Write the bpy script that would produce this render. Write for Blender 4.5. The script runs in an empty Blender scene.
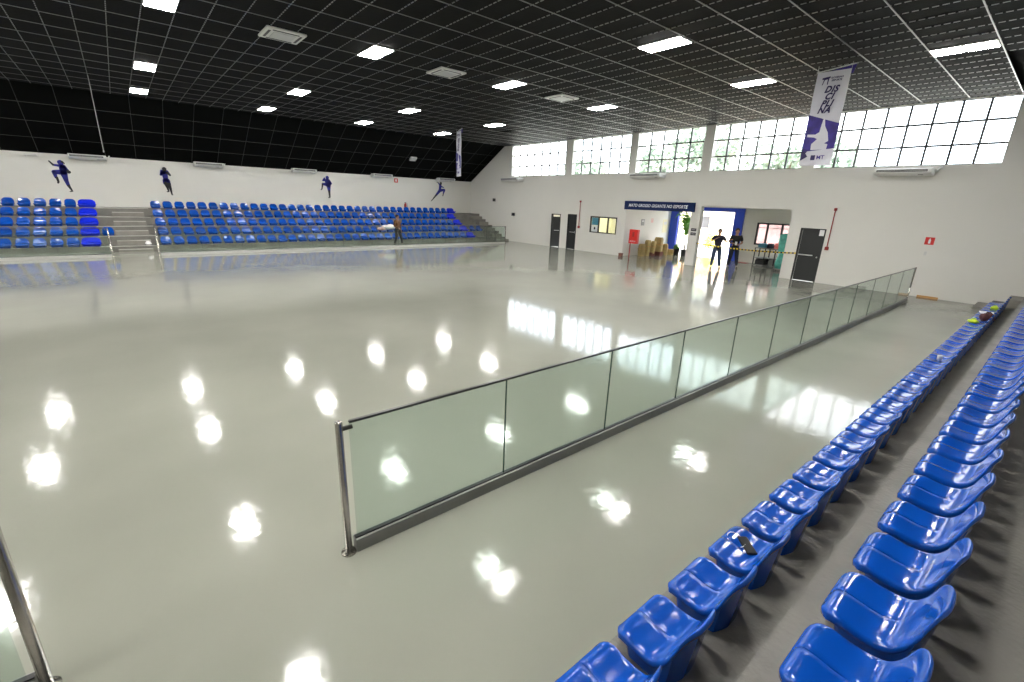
import bpy, bmesh, math, random
from math import sin, cos, pi, radians as R
from mathutils import Vector, Matrix
random.seed(7)
sc = bpy.context.scene
COL = sc.collection

# ------------------------------------------------------------------ helpers
def node_mat(name):
    m = bpy.data.materials.new(name); m.use_nodes = True
    nt = m.node_tree; nt.nodes.clear()
    out = nt.nodes.new('ShaderNodeOutputMaterial')
    return m, nt, out

def mat(name, col, rough=0.5, metal=0.0, var=0.0, vscale=5.0, bump=0.0, bscale=20.0, coat=0.0, emit=None, estr=0.0, spec=0.5):
    m, nt, out = node_mat(name)
    b = nt.nodes.new('ShaderNodeBsdfPrincipled')
    b.inputs['Roughness'].default_value = rough
    b.inputs['Metallic'].default_value = metal
    b.inputs['Coat Weight'].default_value = coat
    b.inputs['Coat Roughness'].default_value = 0.05
    b.inputs['Specular IOR Level'].default_value = spec
    tc = nt.nodes.new('ShaderNodeTexCoord')
    if var > 0:
        n = nt.nodes.new('ShaderNodeTexNoise'); n.inputs['Scale'].default_value = vscale; n.inputs['Detail'].default_value = 5
        nt.links.new(tc.outputs['Object'], n.inputs['Vector'])
        r = nt.nodes.new('ShaderNodeMapRange')
        r.inputs['From Min'].default_value = 0.3; r.inputs['From Max'].default_value = 0.7
        r.inputs['To Min'].default_value = 1 - var; r.inputs['To Max'].default_value = 1 + var
        nt.links.new(n.outputs['Fac'], r.inputs['Value'])
        mx = nt.nodes.new('ShaderNodeVectorMath'); mx.operation = 'SCALE'
        mx.inputs[0].default_value = col
        nt.links.new(r.outputs['Result'], mx.inputs['Scale'])
        nt.links.new(mx.outputs['Vector'], b.inputs['Base Color'])
    else:
        b.inputs['Base Color'].default_value = (*col, 1)
    if bump > 0:
        n2 = nt.nodes.new('ShaderNodeTexNoise'); n2.inputs['Scale'].default_value = bscale; n2.inputs['Detail'].default_value = 3
        nt.links.new(tc.outputs['Object'], n2.inputs['Vector'])
        bp = nt.nodes.new('ShaderNodeBump'); bp.inputs['Strength'].default_value = bump; bp.inputs['Distance'].default_value = 0.02
        nt.links.new(n2.outputs['Fac'], bp.inputs['Height']); nt.links.new(bp.outputs['Normal'], b.inputs['Normal'])
    if emit:
        b.inputs['Emission Color'].default_value = (*emit, 1); b.inputs['Emission Strength'].default_value = estr
    nt.links.new(b.outputs['BSDF'], out.inputs['Surface'])
    return m

def glass_mat(name, tint, refl=1.0):
    m, nt, out = node_mat(name)
    t = nt.nodes.new('ShaderNodeBsdfTransparent'); t.inputs['Color'].default_value = (*tint, 1)
    g = nt.nodes.new('ShaderNodeBsdfGlossy'); g.inputs['Roughness'].default_value = 0.01
    f = nt.nodes.new('ShaderNodeFresnel')
    ge = nt.nodes.new('ShaderNodeNewGeometry'); mr = nt.nodes.new('ShaderNodeMapRange')   # same reflectance on both faces of the thin pane
    mr.inputs['To Min'].default_value = 1.45; mr.inputs['To Max'].default_value = 1/1.45
    nt.links.new(ge.outputs['Backfacing'], mr.inputs['Value']); nt.links.new(mr.outputs['Result'], f.inputs['IOR'])
    k = nt.nodes.new('ShaderNodeMath'); k.operation = 'MULTIPLY'; k.inputs[1].default_value = refl
    mx = nt.nodes.new('ShaderNodeMixShader')
    nt.links.new(f.outputs['Fac'], k.inputs[0]); nt.links.new(k.outputs['Value'], mx.inputs['Fac'])
    nt.links.new(t.outputs['BSDF'], mx.inputs[1]); nt.links.new(g.outputs['BSDF'], mx.inputs[2])
    nt.links.new(mx.outputs['Shader'], out.inputs['Surface'])
    return m

class MB:
    """collects shapes into one mesh"""
    def __init__(s): s.v = []; s.f = []; s.mi = []; s.sm = []
    def add(s, vs, fs, mi=0, smooth=False):
        o = len(s.v); s.v += [tuple(v) for v in vs]
        for f in fs: s.f.append(tuple(i + o for i in f)); s.mi.append(mi); s.sm.append(smooth)
        return s
    def box(s, x0, x1, y0, y1, z0, z1, mi=0, rot=None, piv=None):
        vs = [Vector((x, y, z)) for z in (z0, z1) for y in (y0, y1) for x in (x0, x1)]
        if rot is not None:
            p = Vector(piv) if piv is not None else Vector(((x0+x1)/2, (y0+y1)/2, (z0+z1)/2))
            vs = [rot @ (v - p) + p for v in vs]
        return s.add(vs, [(0,2,3,1),(4,5,7,6),(0,1,5,4),(2,6,7,3),(0,4,6,2),(1,3,7,5)], mi)
    def prism(s, pts, d, depth, mi=0):
        """pts: list of 3-D points of a flat outline, d: unit extrude direction"""
        d = Vector(d) * depth; n = len(pts)
        P = [Vector(p) for p in pts]; vs = P + [p + d for p in P]
        fs = [tuple(range(n))[::-1], tuple(range(n, 2*n))] + [(i, (i+1) % n, n + (i+1) % n, n + i) for i in range(n)]
        return s.add(vs, fs, mi)
    def tube(s, pts, rad, seg=10, mi=0, cap=True):
        P = [Vector(p) for p in pts]; n = len(P)
        rr = rad if isinstance(rad, (list, tuple)) else [rad] * n
        vs = []; up = None
        for i, p in enumerate(P):
            d = (P[min(i+1, n-1)] - P[max(i-1, 0)]).normalized()
            if up is None: up = d.orthogonal().normalized()
            a = (up - d * up.dot(d))
            a = a.normalized() if a.length > 1e-6 else d.orthogonal().normalized()
            up = a; b = d.cross(a)
            for k in range(seg):
                t = 2*pi*k/seg; vs.append(p + (a*cos(t) + b*sin(t)) * rr[i])
        fs = []
        for i in range(n-1):
            for k in range(seg):
                fs.append((i*seg+k, i*seg+(k+1) % seg, (i+1)*seg+(k+1) % seg, (i+1)*seg+k))
        s.add(vs, fs, mi, True)
        if cap:
            s.add(vs[:seg], [tuple(range(seg))[::-1]], mi); s.add(vs[-seg:], [tuple(range(seg))], mi)
        return s
    def ball(s, c, rx, ry=None, rz=None, mi=0, seg=12, rings=8, M=None):
        ry = ry or rx; rz = rz or rx; c = Vector(c); vs = []; fs = []
        for i in range(rings+1):
            ph = pi*i/rings
            for k in range(seg):
                th = 2*pi*k/seg
                v = Vector((rx*sin(ph)*cos(th), ry*sin(ph)*sin(th), rz*cos(ph)))
                if M is not None: v = M @ v
                vs.append(c + v)
        for i in range(rings):
            for k in range(seg):
                fs.append((i*seg+k, (i+1)*seg+k, (i+1)*seg+(k+1) % seg, i*seg+(k+1) % seg))
        return s.add(vs, fs, mi, True)
    def lathe(s, c, prof, seg=20, mi=0):
        c = Vector(c); vs = []; fs = []
        for r, z in prof:
            for k in range(seg):
                t = 2*pi*k/seg; vs.append(c + Vector((r*cos(t), r*sin(t), z)))
        for i in range(len(prof)-1):
            for k in range(seg):
                fs.append((i*seg+k, i*seg+(k+1) % seg, (i+1)*seg+(k+1) % seg, (i+1)*seg+k))
        return s.add(vs, fs, mi, True)
    def mesh(s, name, mats):
        me = bpy.data.meshes.new(name); me.from_pydata(s.v, [], s.f)
        for m in (mats if isinstance(mats, (list, tuple)) else [mats]): me.materials.append(m)
        for p, i, q in zip(me.polygons, s.mi, s.sm): p.material_index = i; p.use_smooth = q
        bm = bmesh.new(); bm.from_mesh(me); bmesh.ops.recalc_face_normals(bm, faces=bm.faces); bm.to_mesh(me); bm.free()
        return me
    def build(s, name, mats, parent=None, bevel=0.0, loc=None):
        o = bpy.data.objects.new(name, s.mesh(name, mats)); COL.objects.link(o)
        if parent: o.parent = parent
        if loc is not None: o.location = loc
        if bevel:
            b = o.modifiers.new('bevel', 'BEVEL'); b.width = bevel; b.segments = 2; b.limit_method = 'ANGLE'
        return o

def tag(o, label, cat, group=None, kind=None):
    o['label'] = label; o['category'] = cat
    if group: o['group'] = group
    if kind: o['kind'] = kind
    return o
def struct(o, label=None):
    o['kind'] = 'structure'
    if label: o['label'] = label
    return o
def empty(name, loc=(0,0,0), rz=0.0, parent=None):
    o = bpy.data.objects.new(name, None); COL.objects.link(o); o.location = loc; o.rotation_euler = (0,0,rz)
    o.empty_display_size = 0.1
    if parent: o.parent = parent
    return o
def thing(name, label, cat, loc=(0,0,0), rz=0.0, group=None):
    return tag(empty(name, loc, rz), label, cat, group)
def copy_tree(o, parent=None):
    c = o.copy(); COL.objects.link(c); c.parent = parent
    for ch in list(o.children): copy_tree(ch, c)
    return c
def text_mesh(name, body, size, material, M, parent, shear=0.0, bold=0.0, align='CENTER', depth=0.002, spacing=1.0, xs=1.0):
    cu = bpy.data.curves.new(name, 'FONT'); cu.body = body; cu.size = size; cu.shear = shear; cu.offset = bold
    cu.align_x = align; cu.align_y = 'CENTER'; cu.extrude = depth; cu.space_character = spacing; cu.resolution_u = 3
    t = bpy.data.objects.new(name, cu); COL.objects.link(t)
    dg = bpy.context.evaluated_depsgraph_get()
    me = bpy.data.meshes.new_from_object(t.evaluated_get(dg))
    bpy.data.objects.remove(t)
    me.transform(M @ Matrix.Diagonal((xs, 1, 1, 1))); me.materials.clear(); me.materials.append(material)
    o = bpy.data.objects.new(name, me); COL.objects.link(o); o.parent = parent
    return o
ORD = {1:'first',2:'second',3:'third',4:'fourth',5:'fifth',6:'sixth',7:'seventh',8:'eighth',9:'ninth',10:'tenth'}
def nth(n):
    if n in ORD: return ORD[n]
    return '%d%s' % (n, 'th' if 10 <= n % 100 <= 20 else {1:'st',2:'nd',3:'rd'}.get(n % 10, 'th'))

# ------------------------------------------------------------------ materials
M_wall   = mat('white_wall_paint', (0.72,0.71,0.66), 0.55, var=0.02, vscale=0.6)
M_conc   = mat('grey_concrete', (0.175,0.168,0.150), 0.75, var=0.16, vscale=2.2, bump=0.25, bscale=30)
M_tile   = mat('black_ceiling_felt', (0.005,0.0052,0.005), 0.8, var=0.3, vscale=1.3, bump=0.2, bscale=14, spec=0.12)
M_slope  = mat('black_sloped_ceiling', (0.004,0.0045,0.004), 0.9, spec=0.05)
M_blue   = mat('blue_plastic', (0.003,0.068,0.40), 0.13, coat=0.1, spec=0.36)
M_wide   = mat('bright_blue_plastic', (0.004,0.022,0.68), 0.2, coat=0.15, spec=0.4)
M_dark   = mat('dark_plastic', (0.01,0.01,0.012), 0.3)
M_black  = mat('black_metal', (0.012,0.012,0.013), 0.35)
M_doorb  = mat('black_door_paint', (0.016,0.018,0.018), 0.45)
M_steel  = mat('brushed_steel', (0.42,0.40,0.36), 0.24, metal=1.0, var=0.08, vscale=30)
M_alu    = mat('grey_aluminium', (0.23,0.235,0.22), 0.45, metal=0.45)
M_alul   = mat('pale_aluminium', (0.62,0.62,0.60), 0.35, metal=0.3)
M_rail   = mat('dark_rail', (0.06,0.06,0.055), 0.3, metal=0.7)
M_glass  = glass_mat('green_tinted_glass', (0.88,0.94,0.91), 1.0)
M_pane   = glass_mat('clear_window_glass', (0.94,0.96,0.96), 0.8)
M_gedge  = mat('glass_edge_seal', (0.02,0.045,0.035), 0.2)
M_white  = mat('white_plastic', (0.75,0.75,0.72), 0.35)
M_slot   = mat('dark_louvre', (0.04,0.04,0.045), 0.4)
M_red    = mat('red_paint', (0.62,0.02,0.015), 0.35)
M_dred   = mat('dark_red_paint', (0.30,0.02,0.015), 0.4)
M_navy   = mat('navy_sign_face', (0.003,0.016,0.085), 0.5, spec=0.2)
M_royal  = mat('royal_blue_paint', (0.01,0.055,0.55), 0.4)
M_silb   = mat('navy_vinyl', (0.005,0.008,0.26), 0.5)
M_silk   = mat('black_vinyl', (0.006,0.006,0.012), 0.5)
M_banner = mat('white_banner_cloth', (0.68,0.68,0.74), 0.7, var=0.03, vscale=4)
M_purple = mat('purple_banner_print', (0.035,0.02,0.22), 0.6, var=0.35, vscale=5)
M_ink    = mat('dark_purple_ink', (0.02,0.012,0.09), 0.6)
M_kraft  = mat('kraft_paper', (0.40,0.30,0.12), 0.8, var=0.2, vscale=9)
M_kdark  = mat('red_brown_card', (0.10,0.02,0.012), 0.8)
M_leaf   = mat('green_leaf', (0.10,0.30,0.03), 0.5, var=0.4, vscale=3)
M_tleaf  = mat('pale_tree_leaf', (0.22,0.28,0.22), 0.6, var=0.25, vscale=1.5)
M_yleaf  = mat('yellow_green_leaf', (0.55,0.52,0.10), 0.6, var=0.3, vscale=5)
M_bark   = mat('bark', (0.10,0.07,0.045), 0.9, var=0.3, vscale=6, bump=0.5)
M_yard   = mat('pale_pavement', (0.62,0.61,0.57), 0.8, var=0.08, vscale=0.8)
M_cream  = mat('cream_wall', (0.74,0.68,0.46), 0.6)
M_skin   = mat('skin', (0.36,0.19,0.12), 0.5)
M_hair   = mat('black_hair', (0.010,0.008,0.007), 0.6)
M_jeans  = mat('blue_jeans', (0.035,0.06,0.12), 0.8, var=0.2, vscale=12)
M_djeans = mat('dark_jeans', (0.012,0.016,0.032), 0.8, var=0.2, vscale=12)
M_tsh    = mat('dark_navy_cloth', (0.014,0.013,0.03), 0.8)
M_tshb   = mat('black_cloth', (0.010,0.010,0.011), 0.8)
M_vest   = mat('orange_brown_cloth', (0.14,0.06,0.015), 0.8)
M_teal   = mat('teal_plastic_wrap', (0.10,0.42,0.36), 0.25, var=0.3, vscale=6, bump=0.8, bscale=9)
M_pink   = mat('pink_card', (0.80,0.22,0.20), 0.6)
M_cyanb  = mat('cyan_cloth', (0.08,0.30,0.42), 0.6)
M_paper  = mat('white_paper', (0.8,0.8,0.8), 0.6)
M_lime   = mat('lime_cloth', (0.55,0.72,0.02), 0.6)
M_maroon = mat('maroon_cloth', (0.06,0.012,0.01), 0.75)
M_wood   = mat('orange_wood', (0.50,0.26,0.08), 0.6)
M_pinkw  = mat('pale_pink_wall', (0.72,0.45,0.40), 0.7, var=0.15, vscale=3)
M_roof   = mat('orange_roof_tile', (0.60,0.22,0.08), 0.7, var=0.2, vscale=8)
M_yell   = mat('yellow_tape', (0.75,0.55,0.03), 0.5)
M_lampbody = mat('white_lamp_body', (0.7,0.7,0.7), 0.4)
M_lamp   = mat('lamp_diffuser', (0.8,0.8,0.8), 0.4, emit=(1.0,0.975,0.93), estr=46.0)
M_lampin = mat('small_room_lamp', (0.8,0.8,0.8), 0.4, emit=(1.0,0.93,0.75), estr=16.0)

# glossy epoxy floor
def floor_mat():
    m, nt, out = node_mat('glossy_grey_epoxy')
    b = nt.nodes.new('ShaderNodeBsdfPrincipled'); tc = nt.nodes.new('ShaderNodeTexCoord')
    n = nt.nodes.new('ShaderNodeTexNoise'); n.inputs['Scale'].default_value = 0.35; n.inputs['Detail'].default_value = 3
    nt.links.new(tc.outputs['Object'], n.inputs['Vector'])
    cr = nt.nodes.new('ShaderNodeValToRGB')
    cr.color_ramp.elements[0].position = 0.35; cr.color_ramp.elements[0].color = (0.240,0.244,0.205,1)
    cr.color_ramp.elements[1].position = 0.65; cr.color_ramp.elements[1].color = (0.283,0.286,0.243,1)
    nt.links.new(n.outputs['Fac'], cr.inputs['Fac']); nt.links.new(cr.outputs['Color'], b.inputs['Base Color'])
    b.inputs['IOR'].default_value = 1.45; b.inputs['Specular IOR Level'].default_value = 0.34
    n3 = nt.nodes.new('ShaderNodeTexNoise'); n3.inputs['Scale'].default_value = 14; n3.inputs['Detail'].default_value = 4
    mp = nt.nodes.new('ShaderNodeMapping'); mp.inputs['Scale'].default_value = (0.35, 1.6, 1)
    nt.links.new(tc.outputs['Object'], mp.inputs['Vector']); nt.links.new(mp.outputs['Vector'], n3.inputs['Vector'])
    r3 = nt.nodes.new('ShaderNodeMapRange'); r3.inputs['From Min'].default_value = 0.35; r3.inputs['From Max'].default_value = 0.65
    r3.inputs['To Min'].default_value = 0.05; r3.inputs['To Max'].default_value = 0.12
    nt.links.new(n3.outputs['Fac'], r3.inputs['Value']); nt.links.new(r3.outputs['Result'], b.inputs['Roughness'])
    b.inputs['Coat Weight'].default_value = 0.0; b.inputs['Coat Roughness'].default_value = 0.04
    n2 = nt.nodes.new('ShaderNodeTexNoise'); n2.inputs['Scale'].default_value = 8.0; n2.inputs['Detail'].default_value = 2
    nt.links.new(tc.outputs['Object'], n2.inputs['Vector'])
    bp = nt.nodes.new('ShaderNodeBump'); bp.inputs['Strength'].default_value = 0.10; bp.inputs['Distance'].default_value = 0.010
    nt.links.new(n2.outputs['Fac'], bp.inputs['Height']); nt.links.new(bp.outputs['Normal'], b.inputs['Normal'])
    nt.links.new(b.outputs['BSDF'], out.inputs['Surface'])
    return m
M_floor = floor_mat()

# grid bars: cross bars are notched by the ribs of the tiles, so they read as dashes
def bar_mat(name, dashed):
    m, nt, out = node_mat(name)
    b = nt.nodes.new('ShaderNodeBsdfPrincipled'); b.inputs['Roughness'].default_value = 0.32; b.inputs['IOR'].default_value = 1.9
    if dashed:
        tc = nt.nodes.new('ShaderNodeTexCoord'); sp = nt.nodes.new('ShaderNodeSeparateXYZ')
        nt.links.new(tc.outputs['Object'], sp.inputs['Vector'])
        mu = nt.nodes.new('ShaderNodeMath'); mu.operation = 'MULTIPLY'; mu.inputs[1].default_value = 1/0.139
        fr = nt.nodes.new('ShaderNodeMath'); fr.operation = 'FRACT'
        gt = nt.nodes.new('ShaderNodeMath'); gt.operation = 'GREATER_THAN'; gt.inputs[1].default_value = 0.30
        nt.links.new(sp.outputs['X'], mu.inputs[0]); nt.links.new(mu.outputs[0], fr.inputs[0]); nt.links.new(fr.outputs[0], gt.inputs[0])
        mx = nt.nodes.new('ShaderNodeMix'); mx.data_type = 'RGBA'
        mx.inputs[6].default_value = (0.03,0.03,0.03,1); mx.inputs[7].default_value = (0.16,0.16,0.152,1)
        nt.links.new(gt.outputs[0], mx.inputs[0]); nt.links.new(mx.outputs[2], b.inputs['Base Color'])
        hf = nt.nodes.new('ShaderNodeMath'); hf.operation = 'MULTIPLY'; hf.inputs[1].default_value = 0.7
        nt.links.new(gt.outputs[0], hf.inputs[0]); nt.links.new(hf.outputs[0], b.inputs['Specular IOR Level'])
        rg = nt.nodes.new('ShaderNodeMapRange'); rg.inputs['To Min'].default_value = 0.9; rg.inputs['To Max'].default_value = 0.3
        nt.links.new(gt.outputs[0], rg.inputs['Value']); nt.links.new(rg.outputs['Result'], b.inputs['Roughness'])
    else:
        b.inputs['Base Color'].default_value = (0.16,0.16,0.152,1)
    nt.links.new(b.outputs['BSDF'], out.inputs['Surface'])
    return m
M_bar = bar_mat('white_grid_bar', False); M_bard = bar_mat('notched_grid_bar', True)

# ------------------------------------------------------------------ dimensions
YW = 20.6; YB = -20.4            # end walls
XL = -29.84; XR = 3.1            # side walls
CZ = 6.15; SLX = -25.9; SRX = -0.855; SZ = 3.92
PX = 1.115; PY = 0.5575; GX0 = -1.97; GY0 = 0.99

# ------------------------------------------------------------------ shell
def wall_y(name, y0, y1, x0, x1, z0, z1, holes, m=M_wall, extra=None):
    """wall slab normal to Y with rectangular holes (xa,xb,za,zb)"""
    xs = sorted({x0, x1, *[h[0] for h in holes], *[h[1] for h in holes]})
    zs = sorted({z0, z1, *[h[2] for h in holes], *[h[3] for h in holes]})
    mb = MB()
    for i in range(len(xs)-1):
        for j in range(len(zs)-1):
            cx = (xs[i]+xs[i+1])/2; cz = (zs[j]+zs[j+1])/2
            if any(h[0] < cx < h[1] and h[2] < cz < h[3] for h in holes): continue
            mb.box(xs[i], xs[i+1], y0, y1, zs[j], zs[j+1])
    if extra: extra(mb)
    return struct(mb.build(name, m))

fl = MB(); fl.box(XL, XR, YB, YW, -0.12, 0); fl.box(-15.45, -7.2, YW, 25.0, -0.12, 0)
struct(fl.build('floor', M_floor))
yard = MB(); yard.box(-70, 30, 25.0, 80, -0.2, -0.02); yard.box(-70, -15.45, YW+0.25, 25.0, -0.2, -0.02); yard.box(-7.2, 30, YW+0.25, 25.0, -0.2, -0.02)
struct(yard.build('ground', M_yard))

WIN = [(-25.06,-20.14), (-19.57,-15.57), (-15.13,-11.59), (-11.14,-7.42), (-6.98,-1.95)]
WZ0, WZ1 = 4.24, 6.12
holes = [(a, b, WZ0, WZ1) for a, b in WIN]
D1 = (-21.02,-20.22,0,2.0); D2 = (-19.62,-18.90,0,2.04); D3 = (-6.96,-6.08,0,2.04)
SW = (-17.85,-15.96,1.1,2.0)
OP1 = (-15.42,-11.72,0,2.62); OP2 = (-11.25,-7.40,0,2.72)
holes += [D1, D2, D3, SW, OP1, OP2]
wall_y('wall_front', YW, YW+0.25, XL-0.2, XR+0.2, 0, 6.45, holes)
wl = MB(); wl.box(XL-0.2, XL, YB-0.2, YW, 0, 6.45); struct(wl.build('wall_left', M_wall))
wr = MB(); wr.box(XR, XR+0.2, YB-0.2, YW, 0, 6.45); struct(wr.build('wall_right', M_wall))
wb = MB(); wb.box(XL, XR, YB-0.2, YB, 0, 6.45); struct(wb.build('wall_back', M_wall))

# ceiling: flat field with openings + two slopes
OPEN = [(GX0-17*PX, GX0-16*PX, GY0+27*PY, GY0+28*PY), (GX0+0.001, SRX-0.001, GY0+26*PY, YW-0.3)]
cb = MB()
xs = sorted({SLX, SRX, *[o[0] for o in OPEN], *[o[1] for o in OPEN]}); ys = sorted({YB, YW, *[o[2] for o in OPEN], *[o[3] for o in OPEN]})
for i in range(len(xs)-1):
    for j in range(len(ys)-1):
        cx = (xs[i]+xs[i+1])/2; cy = (ys[j]+ys[j+1])/2
        if any(o[0] < cx < o[1] and o[2] < cy < o[3] for o in OPEN): continue
        cb.box(xs[i], xs[i+1], ys[j], ys[j+1], CZ, CZ+0.04)
cb.box(XL, XR, YB, YW, CZ+0.20, CZ+0.30)   # dark void and roof above
ceiling = struct(cb.build('ceiling', M_tile))
for nm, xa, xb, xw in (('ceiling', SLX, XL, -1), ('ceiling', SRX, XR, 1)):
    s = MB()
    s.prism([(xa, YB, CZ), (xb, YB, SZ), (xb, YB, SZ+0.12), (xa, YB, CZ+0.12)], (0,1,0), YW-YB)
    struct(s.build(nm, M_slope))
# grid bars
gb = MB()
k = -1
while GX0 - k*PX > SLX - 0.01:
    x = GX0 - k*PX; gb.box(x-0.011, x+0.011, YB, YW, CZ-0.012, CZ+0.002); k += 1
g = struct(gb.build('trim_1', M_bar))
gb = MB()
for j in range(-38, 36):
    y = GY0 + j*PY
    if not YB < y < YW: continue
    cuts = sorted((o_[0], o_[1]) for o_ in OPEN if o_[2]+0.1 < y < o_[3]-0.1); x0_ = SLX
    for ca, cb_ in cuts: gb.box(x0_, ca, y-0.009, y+0.009, CZ-0.010, CZ+0.002); x0_ = cb_
    gb.box(x0_, SRX, y-0.009, y+0.009, CZ-0.010, CZ+0.002)
struct(gb.build('trim_2', M_bard))
# faint bars down the far slope and across it
gb = MB()
sl = math.hypot(SLX-XL, CZ-SZ); ux = (XL-SLX)/sl; uz = (SZ-CZ)/sl
M_faint = mat('dull_dark_bar', (0.010,0.011,0.010), 0.6)
for j in range(-38, 36, 2):
    y = GY0 + j*PY
    gb.prism([(SLX, y-0.01, CZ-0.002), (XL, y-0.01, SZ-0.002), (XL, y-0.01, SZ-0.012), (SLX, y-0.01, CZ-0.012)], (0,1,0), 0.02)
for t in (0.25, 0.5, 0.75):
    x = SLX + (XL-SLX)*t; z = CZ + (SZ-CZ)*t
    gb.box(x-0.01, x+0.01, YB, YW, z-0.014, z+0.004)
struct(gb.build('trim_3', M_faint))

# windows
for wi, (a, b) in enumerate(WIN):
    root = struct(empty('window_%d' % (wi+1), ((a+b)/2, YW+0.1, WZ0)), 'high strip window of %s panes with thin black bars' % ('many',))
    n = round((b-a)/0.665); fm = MB()
    for i in range(n+1):
        x = a + (b-a)*i/n; w = 0.030
        if i in (0, n): continue
        fm.box(x-w, x+w, YW+0.06, YW+0.12, WZ0, WZ1)
    for z in (4.83, 5.50): fm.box(a, b, YW+0.055, YW+0.125, z-0.030, z+0.030)
    for z in (WZ0+0.012, WZ1-0.012): fm.box(a, b, YW+0.055, YW+0.125, z-0.012, z+0.012)
    f = fm.build('window_frame', M_black, root); f.location = -Vector(root.location)
    pm = MB(); pm.box(a, b, YW+0.085, YW+0.093, WZ0, WZ1)
    p = pm.build('window_pane', M_pane, root); p.location = -Vector(root.location)

# ------------------------------------------------------------------ lobby
wall_y('wall_lobby', 25.0, 25.2, -15.65, -6.9, 0, 2.85, [(-14.95,-11.69,0,2.5), (-10.48,-8.05,0.95,2.05)])
s = MB(); s.box(-15.65, -15.45, YW+0.25, 25.0, 0, 2.85); struct(s.build('wall_lobby_left', M_wall))
s = MB(); s.box(-7.2, -7.0, YW+0.25, 25.0, 0, 2.85); struct(s.build('wall_lobby_right', M_wall))
s = MB(); s.box(-15.65, -7.0, YW+0.25, 25.2, 2.75, 2.9); struct(s.build('ceiling', M_wall))
s = MB()
s.box(-15.45, -14.95, 24.93, 25.10, 0, 2.7); s.box(-11.69, -11.2, 24.9, 25.26, 0, 2.7); s.box(-14.95, -11.69, 24.9, 25.26, 2.5, 2.7)
tag(s.build('entrance_portal', M_royal), 'royal blue painted door surround of the bright main entrance', 'door frame')
# lobby window
w6 = struct(empty('window_6', (0,0,0)), 'black framed lobby window beside the entrance')
fm = MB()
a, b, z0, z1 = -10.48, -8.05, 0.95, 2.05
for x in (a+0.04, -9.96, -9.27, b-0.04): fm.box(x-0.045, x+0.045, 24.97, 25.05, z0, z1)
fm.box(a, b, 24.97, 25.05, z0, z0+0.07); fm.box(a, b, 24.97, 25.05, z1-0.07, z1); fm.box(a, b, 24.98, 25.04, 1.80, 1.83)
fm.build('window_frame', M_black, w6)
pm = MB(); pm.box(a, b, 25.06, 25.066, z0, z1); pm.build('window_pane', M_pane, w6)

# service window + little room behind
w7 = struct(empty('window_7', (0,0,0)), 'small black framed ticket window left of the entrance')
a, b, z0, z1 = SW
fm = MB()
for x in (a+0.035, a+0.62, b-0.62, b-0.035): fm.box(x-0.035, x+0.035, YW-0.01, YW+0.06, z0, z1)
fm.box(a, b, YW-0.01, YW+0.06, z0, z0+0.05); fm.box(a, b, YW-0.01, YW+0.06, z1-0.07, z1)
fm.build('window_frame', M_black, w7)
pm = MB(); pm.box(a, b, YW+0.03, YW+0.036, z0, z1); pm.build('window_pane', M_pane, w7)
s = MB(); s.box(-18.4,-15.66, 23.2, 23.3, 0, 2.7); s.box(-18.5,-18.4, YW+0.25, 23.3, 0, 2.7); s.box(-15.76,-15.66, YW+0.25, 23.2, 0, 2.7)
s.box(-18.5,-15.66, YW+0.25, 23.3, 2.7, 2.8); s.box(-18.5,-15.66, YW+0.25, 23.3, -0.1, 0.0)
struct(s.build('wall_office', mat('pale_cream_paint', (0.70,0.69,0.56), 0.6)))
s = MB(); s.box(-17.4, -16.6, 21.5, 22.3, 2.66, 2.699)
tag(s.build('office_lamp', M_lampin), 'square lamp on the office ceiling behind the ticket window', 'lamp')
s = MB(); s.box(-17.75, -17.31, YW+0.042, YW+0.052, 1.15, 1.50); po = empty('notice_poster')
s.build('paper', M_paper, po); s = MB(); s.box(-17.75, -17.31, YW+0.042, YW+0.052, 1.52, 1.92); s.build('blue_print', M_cyanb, po)
s = MB(); s.ball((-17.53, YW+0.045, 1.34), 0.07, 0.006, 0.09, seg=14); s.build('round_mark', M_dark, po)
tag(po, 'blue and white notice in the left pane of the ticket window', 'poster')
# room behind doors 1, 2
s = MB(); s.box(-22.0,-18.5, 22.9, 23.0, 0, 2.7); s.box(-22.1,-22.0, YW+0.25, 23.0, 0, 2.7); s.box(-22.1,-18.5, YW+0.25, 23.0, 2.7, 2.8); s.box(-22.1,-18.5, YW+0.25, 23.0, -0.1, 0)
struct(s.build('wall_changing_room', M_wall))
s = MB(); s.box(-20.9, -20.3, 21.4, 22.0, 2.66, 2.699)
tag(s.build('changing_room_lamp', M_lampin), 'square lamp on the ceiling of the room behind the ajar black door', 'lamp')

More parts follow.
